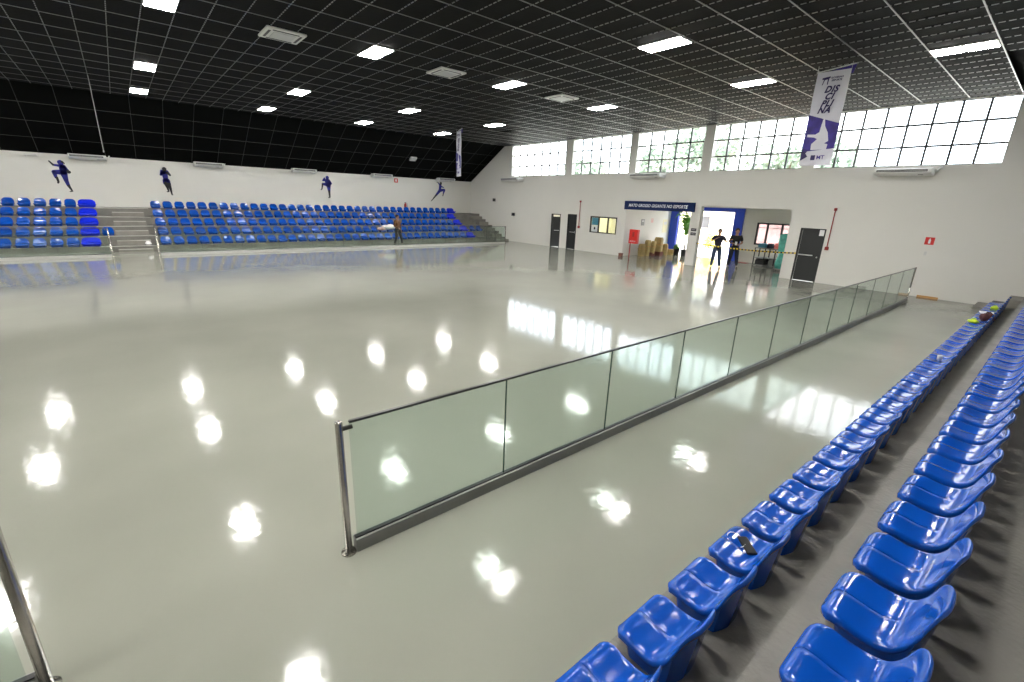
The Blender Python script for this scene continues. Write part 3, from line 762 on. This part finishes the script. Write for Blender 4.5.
silhouette('blue silhouette of a martial artist balancing on one leg, third on the far wall', 9.98, 2.42, 1.30, [
 (0.03,0.92,0.065,0.03,0.88,0.06,0), (0.02,0.75,0.10,0.05,0.58,0.10,0), (0.08,0.78,0.06,0.17,0.66,0.05,0), (0.17,0.66,0.04,0.08,0.60,0.04,0),
 (-0.05,0.80,0.045,-0.17,0.78,0.035,0), (-0.17,0.78,0.035,-0.10,0.88,0.03,0), (0.0,0.60,0.07,-0.20,0.62,0.045,0), (-0.21,0.60,0.035,-0.25,0.42,0.022,1), (-0.25,0.40,0.02,-0.30,0.36,0.016,1),
 (0.06,0.52,0.08,0.07,0.32,0.05,0), (0.07,0.32,0.045,0.08,0.06,0.03,1), (0.08,0.03,0.022,0.02,0.015,0.015,1)], 1.0)
silhouette('blue silhouette of a leaping runner, rightmost on the far wall', 17.85, 2.42, 1.34, [
 (0.10,0.95,0.055,0.10,0.92,0.05,1), (0.07,0.80,0.07,0.04,0.62,0.065,0), (0.06,0.84,0.035,-0.06,0.97,0.02,0), (-0.06,0.97,0.018,-0.14,1.0,0.012,1), (0.10,0.80,0.035,0.26,0.74,0.02,0),
 (0.05,0.58,0.07,0.30,0.62,0.05,0), (0.31,0.60,0.045,0.24,0.44,0.03,0), (0.24,0.42,0.025,0.21,0.32,0.02,1),
 (0.02,0.56,0.07,-0.18,0.34,0.045,0), (-0.18,0.34,0.04,-0.40,0.10,0.02,1), (-0.40,0.10,0.02,-0.47,0.03,0.014,1)], 1.05)

# ------------------------------------------------------------------ people
def person(label, loc, rz, J, shirt, trousers, hair_long=False, S=1.0, sleeves=False):
    """J: joint dict; local frame: +x = person's left, -y = the way the person faces"""
    r0 = thing('person', label, 'person', loc, rz)
    def skin(name, chains, m, sub=1):
        vs = []; es = []; rad = []; idx = {}
        def vid(p, r):
            k = tuple(round(c, 4) for c in p)
            if k not in idx: idx[k] = len(vs); vs.append(Vector(p)*S); rad.append(r*S)
            return idx[k]
        for ch in chains:
            prev = None
            for p, r in ch:
                i = vid(p, r)
                if prev is not None and i != prev: es.append((prev, i))
                prev = i
        me = bpy.data.meshes.new(name); me.from_pydata(vs, es, [])
        o = bpy.data.objects.new(name, me); COL.objects.link(o)
        o.modifiers.new('skin', 'SKIN'); ss = o.modifiers.new('sub', 'SUBSURF'); ss.levels = sub; ss.render_levels = sub
        if not me.skin_vertices: me.attributes  # layer comes with the modifier
        lay = me.skin_vertices[0] if me.skin_vertices else None
        if lay is None:
            bm = bmesh.new(); bm.from_mesh(me); bm.verts.layers.skin.verify(); bm.to_mesh(me); bm.free(); lay = me.skin_vertices[0]
        for i, r in enumerate(rad): lay.data[i].radius = (r, r); lay.data[i].use_root = (i == 0)
        dg = bpy.context.evaluated_depsgraph_get(); dg.update()
        nm = bpy.data.meshes.new_from_object(o.evaluated_get(dg)); bpy.data.objects.remove(o)
        nm.materials.clear(); nm.materials.append(m)
        for p in nm.polygons: p.use_smooth = True
        return nm
    def put(me, name, par=r0):
        o = bpy.data.objects.new(name, me); COL.objects.link(o); o.parent = par; return o
    pel = J['pelvis']; ch = J['chest']; nk = J['neck']; hd = J['head']
    chains = [[(pel,0.12),((pel[0]*.5+ch[0]*.5, pel[1]*.5+ch[1]*.5, (pel[2]+ch[2])/2),0.115),(ch,0.135),(nk,0.065),(hd,0.07)]]
    for sd in ('L','R'):
        chains.append([(ch,0.135),(J['sh'+sd],0.055),(J['el'+sd],0.040),(J['wr'+sd],0.026)])
        chains.append([(pel,0.12),(J['hip'+sd],0.085),(J['kn'+sd],0.055),(J['an'+sd],0.036)])
    body = skin('body', chains, M_skin)
    # head with face and hands joined into the same mesh
    mb = MB(); H = Vector(hd)*S
    mb.ball(H+Vector((0,0,0.06))*S, 0.084*S, 0.104*S, 0.122*S, seg=16, rings=12)
    mb.ball(H+Vector((0,-0.10,0.045))*S, 0.014*S, 0.02*S, 0.022*S, seg=8, rings=6)                # nose
    for sx in (-1,1):
        mb.ball(H+Vector((0.078*sx,0.0,0.05))*S, 0.012*S, 0.022*S, 0.032*S, seg=8, rings=6)       # ears
        mb.ball(H+Vector((0.032*sx,-0.085,0.07))*S, 0.013*S, 0.008*S, 0.008*S, seg=8, rings=6)    # eyes
    mb.ball(H+Vector((0,-0.09,0.0))*S, 0.026*S, 0.01*S, 0.009*S, seg=8, rings=6)                  # mouth
    for sd in ('L','R'):
        w = Vector(J['wr'+sd])*S; e = Vector(J['el'+sd])*S; d = (w-e).normalized()
        up = Vector((0,0,1)) if abs(d.z) < 0.8 else Vector((0,-1,0)); b = d.cross(up).normalized(); n = b.cross(d)
        c = w + d*0.05*S
        M3 = Matrix((b, n, d)).transposed()
        mb.ball(c, 0.038*S, 0.018*S, 0.055*S, seg=10, rings=8, M=M3)
        for q in range(4):
            p0 = c + d*0.04*S + b*(q-1.5)*0.019*S; ln = (0.065,0.075,0.07,0.055)[q]*S
            mb.tube([p0, p0+d*ln*0.55-n*0.012*S, p0+d*ln*0.8-n*0.035*S], [0.009*S,0.0085*S,0.007*S], 6)
        p0 = c - d*0.02*S + b*0.03*S
        mb.tube([p0, p0+b*0.03*S+d*0.03*S, p0+b*0.035*S+d*0.06*S-n*0.01*S], [0.011*S,0.010*S,0.008*S], 6)
    hm = mb.mesh('head', M_skin)
    bm = bmesh.new(); bm.from_mesh(body); bm.from_mesh(hm); bm.to_mesh(body); bm.free()
    put(body, 'body')
    # clothes
    mid = ((pel[0]+ch[0])/2, (pel[1]+ch[1])/2, (pel[2]+ch[2])/2)
    cl = [[((pel[0],pel[1],pel[2]-0.10),0.150),((pel[0],pel[1],pel[2]+0.02),0.148),(mid,0.142),(ch,0.17),((nk[0],nk[1],nk[2]-0.05),0.075)]]
    for sd in ('L','R'):
        a = Vector(J['sh'+sd]); e = Vector(J['el'+sd]); w = Vector(J['wr'+sd])
        pts = [(ch,0.17),(tuple(a),0.085),(tuple(a.lerp(e,0.75)),0.072)]
        if sleeves: pts = [(ch,0.17),(tuple(a),0.073),(tuple(e),0.056),(tuple(e.lerp(w,0.9)),0.042)]
        cl.append(pts)
    put(skin('shirt', cl, shirt), 'shirt')
    cl = [[((pel[0],pel[1],pel[2]+0.12),0.125),(pel,0.14)]]
    for sd in ('L','R'):
        k = Vector(J['kn'+sd]); a = Vector(J['an'+sd])
        cl.append([(pel,0.14),(J['hip'+sd],0.115),(tuple(k),0.085),(tuple(a+Vector((0,0,0.02))),0.065)])
    put(skin('trousers', cl, trousers), 'trousers')
    mb = MB()
    mb.ball(H+Vector((0,0.015,0.095))*S, 0.096*S, 0.108*S, 0.102*S, seg=16, rings=10)
    put(mb.mesh('hair', M_hair), 'hair')
    for sd in ('L','R'):
        a = Vector(J['an'+sd])*S; mb = MB()
        mb.ball((a.x, a.y-0.06*S, 0.042*S), 0.048*S, 0.135*S, 0.042*S, seg=12, rings=8)
        put(mb.mesh('shoe', M_dark), 'shoe')
    return r0
def pose(**kw):
    J = dict(pelvis=(0,0,0.95), chest=(0,0,1.30), neck=(0,0,1.50), head=(0,-0.01,1.60),
             shL=(0.19,0,1.42), shR=(-0.19,0,1.42), elL=(0.25,0.03,1.14), elR=(-0.25,0.03,1.14), wrL=(0.25,-0.06,0.90), wrR=(-0.25,-0.06,0.90),
             hipL=(0.10,0,0.90), hipR=(-0.10,0,0.90), knL=(0.14,-0.02,0.49), knR=(-0.13,-0.02,0.49), anL=(0.20,0.02,0.09), anR=(-0.16,0.02,0.09))
    J.update(kw); return J
# left man in the entrance: right hand at his face, left arm pointing across
person('person in navy T-shirt and blue jeans pointing, left one of two in the entrance', (-10.27, 20.75, 0), R(30),
       pose(elR=(-0.30,-0.12,1.22), wrR=(-0.12,-0.26,1.36), elL=(0.31,-0.16,1.22), wrL=(0.44,-0.38,1.33)), M_tsh, M_jeans, S=1.0)
person('person in black T-shirt and dark jeans, right one of two in the entrance', (-9.92, 21.7, 0), R(35),
       pose(elR=(-0.27,-0.02,1.14), wrR=(-0.05,-0.28,1.12), elL=(0.27,-0.02,1.14), wrL=(0.08,-0.30,1.10)), M_tshb, M_djeans, S=1.02)
person('person in orange brown top and dark trousers walking behind the far glass barrier', (-24.35, 11.85, 0), R(112),
       pose(elR=(-0.28,0.0,1.16), wrR=(-0.16,-0.24,1.02), knL=(0.16,-0.12,0.5), anL=(0.20,-0.16,0.09), anR=(-0.18,0.12,0.09)), M_vest, M_tshb, S=0.95, sleeves=True)
s = MB(); s.box(-0.05,0.05,-0.01,0.01,-0.08,0.08)
o = tag(s.build('phone', M_paper, loc=(-9.75, 21.38, 1.16), bevel=0.004), 'small white object in the hands of the person in black', 'phone')

# hazard tape
tp = thing('barrier_tape', 'yellow and black striped tape stretched from the pillar to the black door', 'tape', (0,0,0))
yl = MB(); bk = MB(); n = 60
for i in range(n):
    t0 = i/n; t1 = (i+1)/n
    def P(t): return Vector((-11.25 + 4.3*t, YW-0.03-0.02*sin(pi*t), 1.07 - 0.02*t - 0.30*t*(1-t)))
    a, b = P(t0), P(t1); u = Vector((0,0,0.028))
    (yl if i % 2 else bk).prism([a-u, b-u, b+u, a+u], (0,1,0), 0.002)
yl.build('yellow_band', M_yell, tp); bk.build('black_band', M_dark, tp)

# kraft paper bundles in the lobby
BX = [(-15.0,21.75,0.34,0.28,0.66,0), (-14.98,22.2,0.30,0.26,0.86,4), (-14.92,22.62,0.24,0.24,0.80,6), (-14.85,23.1,0.46,0.36,1.0,0), (-14.72,23.62,0.28,0.26,0.64,0), (-14.6,24.0,0.34,0.26,0.34,0)]
LBX = ['kraft paper sack nearest the fire hose cabinet', 'leaning kraft paper bundle, second from the cabinet', 'narrow kraft paper bundle with dark red foot, third from the cabinet', 'tallest and widest kraft paper bundle of the lobby pile', 'medium kraft paper sack behind the tallest bundle', 'lowest kraft paper sack at the right end of the pile']
for i, (x, y, w, d, h, tilt) in enumerate(BX):
    r0 = thing('kraft_bundle', LBX[i], 'package', (x, y, 0), R(-20+9*i), group='kraft paper packages in the lobby')
    s = MB()
    prof = [(0,0.0,0.92),(0.04,0.0,1.0),(0.5,0,1.04),(0.9,0,0.98),(1.0,0,0.80)]
    vs = []; fs = []; seg = 20
    for (t, _, k) in prof:
        for q in range(seg):
            a = 2*pi*q/seg; c_, s_ = cos(a), sin(a)
            ex = 0.5; xx = math.copysign(abs(c_)**ex, c_)*w/2*k; yy = math.copysign(abs(s_)**ex, s_)*d/2*k*(1+0.05*sin(3*a+t*4))
            vs.append((xx + t*h*math.tan(R(tilt)), yy, t*h))
    for j in range(len(prof)-1):
        for q in range(seg): fs.append((j*seg+q, j*seg+(q+1) % seg, (j+1)*seg+(q+1) % seg, (j+1)*seg+q))
    fs.append(tuple(range((len(prof)-1)*seg, len(prof)*seg))); fs.append(tuple(range(seg))[::-1])
    s.add(vs, fs, 0, False); s.build('wrapping', M_kraft, r0, bevel=0.0)
    if i in (2, 3):
        s = MB(); s.box(-w/2-0.012, w/2+0.012, -d/2-0.025, d/2+0.01, 0.0, h*0.22); s.build('card_sleeve', M_kdark, r0)
    s = MB(); s.box(-w/2-0.012+h*0.6*math.tan(R(tilt)), w/2+0.012+h*0.6*math.tan(R(tilt)), -d/2-0.02, d/2+0.02, h*0.6, h*0.63); s.build('strap', M_wood, r0)

# potted palms at the entrance
def palm(label, loc, h, n, m, spread=0.9, seed=1):
    rnd = random.Random(seed)
    r0 = thing('potted_palm', label, 'plant', loc)
    s = MB(); s.lathe((0,0,0), [(0,0),(0.14,0),(0.19,0.34),(0.2,0.36),(0.17,0.36),(0.16,0.32),(0,0.32)], 16); s.build('pot', M_dark, r0)
    s = MB()
    for q in range(3): s.tube([(0.03*q-0.03,0,0.3),(0.05*(q-1),0.03*q,h*0.55)], [0.02,0.012], 6)
    s.build('stem', M_bark, r0)
    s = MB()
    for q in range(n):
        a = 2*pi*q/n + rnd.random()*0.4; L = spread*(0.7+0.5*rnd.random()); z0 = h*(0.4+0.25*rnd.random()); lift = 0.35+0.5*rnd.random()
        prev = None
        for k in range(9):
            t = k/8; p = Vector((cos(a)*L*t, sin(a)*L*t, z0 + lift*h*0.6*sin(t*2.2)))
            if prev is not None:
                side = Vector((-sin(a), cos(a), 0))
                for sg_ in (-1, 1):
                    tip = p + side*sg_*0.22*sin(pi*min(1,t+0.1)) + Vector((0,0,-0.10))
                    s.add([prev, p, tip], [(0,1,2)], 0)
            prev = p
    s.build('fronds', m, r0)
palm('leafy green palm standing just inside the bright entrance, behind the pillar', (-14.05, 24.5, 0), 2.3, 16, M_leaf, 0.7, 3)
palm('small potted plant by the blue column in the lobby', (-14.5, 24.45, 0), 0.6, 8, M_leaf, 0.22, 5)

# table and packages by the lobby window
tb = thing('metal_shelf_table', 'grey metal shelf table standing under the lobby window', 'table', (-9.05, 24.1, 0))
s = MB(); s.box(-0.86,0.62,-0.3,0.3,0.86,0.90); s.build('tabletop', M_alu, tb, bevel=0.005)
s = MB(); s.box(-0.84,0.60,-0.28,0.28,0.40,0.43); s.build('shelf', M_alu, tb)
s = MB(); s.box(-0.86,0.62,-0.3,0.3,0.04,0.08); s.build('shelf', M_alu, tb)
s = MB(); s.box(-0.84,0.60,0.262,0.27,0.08,0.40); s.build('back_panel', M_slot, tb)
for sx in (-0.83,-0.35,0.12,0.59):
    for sy in (-0.27,0.27):
        s = MB(); s.box(sx-0.02,sx+0.02,sy-0.02,sy+0.02,0,0.88); s.build('leg', M_black, tb)
for x, y, z, w, d, h, m, nm, lb in ((-9.66,24.1,0.90,0.36,0.3,0.20,M_cyanb,'cloth_bundle','folded blue cloth bundle on the table at its left end'), (-9.30,24.1,0.90,0.26,0.26,0.22,M_tsh,'backpack','dark backpack on the table under the window'),
                              (-8.85,24.1,0.90,0.50,0.3,0.26,M_pink,'pink_box','flat pink box at the right end of the lobby table'), (-9.62,24.1,0.08,0.42,0.4,0.29,M_dark,'crate','dark crate on the lowest shelf, left end'),
                              (-9.0,24.1,0.43,0.4,0.3,0.24,M_alul,'metal_tin','pale metal tin on the middle shelf'), (-8.9,24.1,0.08,0.62,0.4,0.28,M_alu,'toolbox','grey toolbox on the lowest shelf, right side')):
    r0 = thing(nm, lb, nm.split('_')[-1], (x, y, z))
    s = MB(); s.box(-w/2,w/2,-d/2,d/2,0,h*0.8); s.build('body', m, r0, bevel=0.03)
    s = MB(); s.box(-w/2+0.02,w/2-0.02,-d/2+0.02,d/2-0.02,h*0.8,h); s.build('lid', m, r0, bevel=0.02)
# teal wrapped trolley
tw = thing('wrapped_trolley', 'tall teal plastic wrapped roll on a wheeled base beside the lobby table', 'trolley', (-8.32, 22.95, 0))
s = MB(); vs=[]; fs=[]; seg=18; prof=[(0.16,0.10),(0.20,0.30),(0.15,0.55),(0.13,0.75),(0.17,0.95),(0.20,1.35),(0.19,1.62),(0.05,1.68)]
for r_, z in prof:
    for q in range(seg):
        a=2*pi*q/seg; rr=r_*(1+0.10*sin(5*a+z*6)); vs.append((rr*cos(a)*1.1, rr*sin(a)*0.8, z))
for j in range(len(prof)-1):
    for q in range(seg): fs.append((j*seg+q,j*seg+(q+1)%seg,(j+1)*seg+(q+1)%seg,(j+1)*seg+q))
fs.append(tuple(range(seg))[::-1]); fs.append(tuple(range((len(prof)-1)*seg,len(prof)*seg)))
s.add(vs,fs,0,True); s.build('wrapping', M_teal, tw)
s = MB(); s.box(-0.22,0.22,-0.18,0.18,0.07,0.11); s.build('base', M_alu, tw)
for sx in (-0.17,0.17):
    s = MB(); s.tube([(sx-0.015,-0.12,0.036),(sx+0.015,-0.12,0.036)],0.035,12); s.tube([(sx-0.015,0.12,0.036),(sx+0.015,0.12,0.036)],0.035,12); s.build('wheel', M_dark, tw)
s = MB(); s.box(-0.28,0.28,-0.2,0.2,0,0.012); tag(s.build('dark_mat', M_dred, loc=(-10.75,24.6,0.0), bevel=0.003), 'small dark doormat on the lobby floor left of the table', 'mat')

# ------------------------------------------------------------------ small things on the seats
hs = thing('headset_case', 'black phone with thin looped cable on a front row near seat', 'phone', (-0.93, 3.02, NH[0]+0.142), R(-42))
s = MB(); s.box(-0.085,0.085,-0.035,0.035,0,0.018); s.build('case', mat('matt_black_case', (0.006,0.006,0.007), 0.55, spec=0.2), hs, bevel=0.006)
s = MB(); s.tube([(-0.03+0.075*cos(t*0.42)-0.02, -0.055+0.055*sin(t*0.42), 0.012+0.004*sin(t)) for t in range(13)], 0.0028, 6); s.ball((0.07,-0.05,0.014),0.010,seg=8,rings=6); s.build('cable', M_paper, hs)
def lump(name, label, cat, loc, rx, ry, rz_, m, seed=0, extra=None):
    rnd = random.Random(seed); s = MB(); s.ball((0,0,rz_*0.8), rx, ry, rz_, seg=16, rings=10)
    s.v = [(x*(1+0.15*sin(7*y/ry+seed)), y*(1+0.15*sin(6*x/rx+seed*2)), max(0, z*(1+0.12*sin(5*x/rx+4*y/ry)))) for x, y, z in s.v]
    r0 = thing(name, label, cat, loc); s.build('cloth', m, r0)
    s = MB(); s.tube([(-rx*0.5,0,rz_*1.5),(-rx*0.2,0,rz_*1.5+0.05),(rx*0.2,0,rz_*1.5+0.05),(rx*0.5,0,rz_*1.5)], 0.010, 6); s.build('strap', m if extra is None else extra, r0)
    return r0
lump('folded_vest', 'lime yellow folded vest on a distant front row near seat', 'clothing', (-1.0, 14.63, NH[0]+0.14), 0.09,0.10,0.04, M_lime, 1)
lump('backpack', 'dark maroon backpack on a distant front row near seat', 'bag', (-0.83, 15.14, NH[0]+0.14), 0.12,0.14,0.11, M_maroon, 2)
s = MB(); s.box(-0.14,0.14,-0.2,0.2,0,0.012, rot=Matrix.Rotation(R(8),3,'Z')); s.box(-0.1,0.16,-0.15,0.15,0.012,0.02, rot=Matrix.Rotation(R(-14),3,'Z'))
tag(s.build('paper_sheets', M_paper, loc=(-0.93, 16.45, NH[0]+0.15)), 'white paper sheets on a distant front row near seat', 'papers')
lump('green_cap', 'small lime green cap on a front row seat near the entrance wall', 'cap', (-0.88, 17.35, NH[0]+0.14), 0.08,0.1,0.05, M_lime, 3)
s = MB(); s.lathe((0,0,0), [(0,0),(0.03,0),(0.036,0.10),(0.034,0.10),(0.028,0.006),(0,0.006)], 14)
tag(s.build('plastic_cup', M_alul, loc=(-0.93, 10.09, NH[0]+0.125)), 'small pale cup on a front row near seat halfway along', 'cup')
lump('white_bag', 'white cloth bag lying on the second row seats of the far stand', 'bag', (FR[1]-0.3, 12.35, FH[1]+0.16), 0.22,0.40,0.16, M_paper, 4)
lump('pink_bag', 'pale pink bag beside the white bag on the far seats', 'bag', (FR[1]-0.15, 11.8, FH[1]+0.13), 0.2,0.24,0.09, M_pinkw, 6)
r0 = thing('helmet', 'white safety helmet lying on the central stairs of the far stand', 'helmet', (-25.75, 0.72, FH[0]))
s = MB(); s.ball((0,0,0.06), 0.13,0.11,0.12, seg=16, rings=10); s.build('helmet_shell', M_paper, r0)
s = MB(); s.lathe((0,0,0.02), [(0.10,0),(0.145,0.0),(0.15,0.012),(0.12,0.02)], 16); s.build('brim', M_dark, r0)

# ------------------------------------------------------------------ outside
def tree(label, x, y, h, cr, seed, m=M_tleaf, n=1800):
    rnd = random.Random(seed)
    r0 = thing('tree', label, 'tree', (x, y, 0), group='trees outside the windows')
    s = MB(); s.tube([(0,0,0),(0.1,0,h*0.3),(0,0.1,h*0.7)], [0.2,0.15,0.07], 8)
    for k in range(5):
        a = k*1.3; s.tube([(0.05,0,h*0.4),(cr*0.5*cos(a),cr*0.5*sin(a),h*0.75)], [0.09,0.03], 6)
    s.build('trunk', M_bark, r0)
    s = MB(); cl = [(rnd.uniform(-.6,.6)*cr, rnd.uniform(-.6,.6)*cr, h*rnd.uniform(.55,.9), cr*rnd.uniform(.35,.6)) for _ in range(9)]
    for _ in range(n):
        c = rnd.choice(cl); v = Vector((rnd.gauss(0,1),rnd.gauss(0,1),rnd.gauss(0,1))).normalized()*c[3]*rnd.uniform(.6,1)
        p = Vector(c[:3])+v; a = Vector((rnd.uniform(-1,1),rnd.uniform(-1,1),rnd.uniform(-1,1))).normalized()*0.27
        b = a.orthogonal().normalized()*0.15; s.add([p-a, p+b, p+a, p-b], [(0,1,2,3)])
    s.build('foliage', m, r0)
TR = [(-36,40,7.2,2.4,'seen low through the first window from the far corner'), (-28,42,7.8,2.8,'seen through the second window'), (-23.5,41,9.2,3.2,'seen through the window above the navy sign, left part'),
      (-16.5,43,8.6,3.0,'seen through the window just left of the large banner'), (-12,39,7.2,2.4,'seen left of the large banner'), (-1.2,34,7.0,1.8,'seen at the right end of the last window')]
for i, (x, y, h, cr, lb) in enumerate(TR): tree('pale sunlit tree outside, ' + lb, x, y, h, cr, 20+i)
hs = thing('house', 'low pale house with orange tiled roof across the yard', 'house', (-21.5, 40, 0))
s = MB(); s.box(-6,6,0,5,0,2.7); s.build('wall', M_cream, hs)
s = MB(); s.prism([(-6.4,-0.5,2.7),(-6.4,5.5,2.7),(-6.4,2.5,3.9)], (1,0,0), 12.8); s.build('roof', M_roof, hs)
for x in (-4,0,4):
    s = MB(); s.box(x-0.6,x+0.6,-0.03,0.01,1.0,2.0); s.build('window', M_slot, hs)
s = MB(); s.box(-13,-4.5,31,31.15,0,2.3); s.box(-13.05,-4.45,30.97,31.18,2.3,2.38)
tag(s.build('boundary_wall', mat('rendered_pink_brick', (0.155,0.085,0.085), 0.8, var=0.4, vscale=1.6)), 'pale pink boundary wall seen through the lobby window', 'wall')
sh = thing('shrub', 'yellow green shrub outside the bright entrance', 'shrub', (-15.2, 29.6, 0))
rnd = random.Random(9); s = MB()
for _ in range(500):
    v = Vector((rnd.gauss(0,1),rnd.gauss(0,1),rnd.gauss(0,1))).normalized()*rnd.uniform(.25,.55); p = Vector((0,0,0.62))+v
    a = Vector((rnd.uniform(-1,1),rnd.uniform(-1,1),rnd.uniform(-1,1))).normalized()*0.09; b = a.orthogonal().normalized()*0.05
    s.add([p-a,p+b,p+a,p-b],[(0,1,2,3)])
s.build('foliage', M_yleaf, sh)
s = MB(); s.tube([(0,0,0),(0,0,0.6)], 0.03, 6); s.build('stem', M_bark, sh)

# ------------------------------------------------------------------ light, world, camera
w = bpy.data.worlds.new('bright_sky'); sc.world = w; w.use_nodes = True
nt = w.node_tree; nt.nodes.clear()
o = nt.nodes.new('ShaderNodeOutputWorld'); bg = nt.nodes.new('ShaderNodeBackground')
tc = nt.nodes.new('ShaderNodeTexCoord'); nz = nt.nodes.new('ShaderNodeTexNoise'); nz.inputs['Scale'].default_value = 2.5
cr = nt.nodes.new('ShaderNodeValToRGB'); cr.color_ramp.elements[0].color = (0.82,0.90,1.0,1); cr.color_ramp.elements[1].color = (1,1,1,1)
cr.color_ramp.elements[0].position = 0.4; cr.color_ramp.elements[1].position = 0.6
nt.links.new(tc.outputs['Generated'], nz.inputs['Vector']); nt.links.new(nz.outputs['Fac'], cr.inputs['Fac']); nt.links.new(cr.outputs['Color'], bg.inputs['Color'])
bg.inputs['Strength'].default_value = 4.2
nt.links.new(bg.outputs['Background'], o.inputs['Surface'])
sun = bpy.data.lights.new('sun', 'SUN'); sun.energy = 16.0; sun.angle = R(2); sun.color = (1.0,0.96,0.9)
so = bpy.data.objects.new('sun', sun); COL.objects.link(so); so.rotation_euler = (R(28), 0, R(-20))

cam = bpy.data.cameras.new('camera'); co = bpy.data.objects.new('camera', cam); COL.objects.link(co)
yaw, pit, rol = R(49.80), R(16.98), R(2.17)
fwd = Vector((-sin(yaw)*cos(pit), cos(yaw)*cos(pit), -sin(pit)))
right = Vector((cos(yaw), sin(yaw), 0)); up = right.cross(fwd)
r_ = right*cos(rol) + up*sin(rol); u_ = -right*sin(rol) + up*cos(rol)
co.matrix_world = Matrix(((r_.x,u_.x,-fwd.x,0),(r_.y,u_.y,-fwd.y,0),(r_.z,u_.z,-fwd.z,2.6),(0,0,0,1)))
cam.sensor_width = 36; cam.lens = 455.1/1024*36; cam.clip_start = 0.05; cam.clip_end = 300
sc.camera = co
sc.view_settings.view_transform = 'Standard'; sc.view_settings.look = 'None'; sc.view_settings.gamma = 1; sc.view_settings.exposure = 1.05
sc.view_settings.use_curve_mapping = False
sc.cycles.max_bounces = 10; sc.cycles.diffuse_bounces = 5; sc.cycles.transparent_max_bounces = 16
sc.cycles.sample_clamp_indirect = 12.0
sc.cycles.use_denoising = True
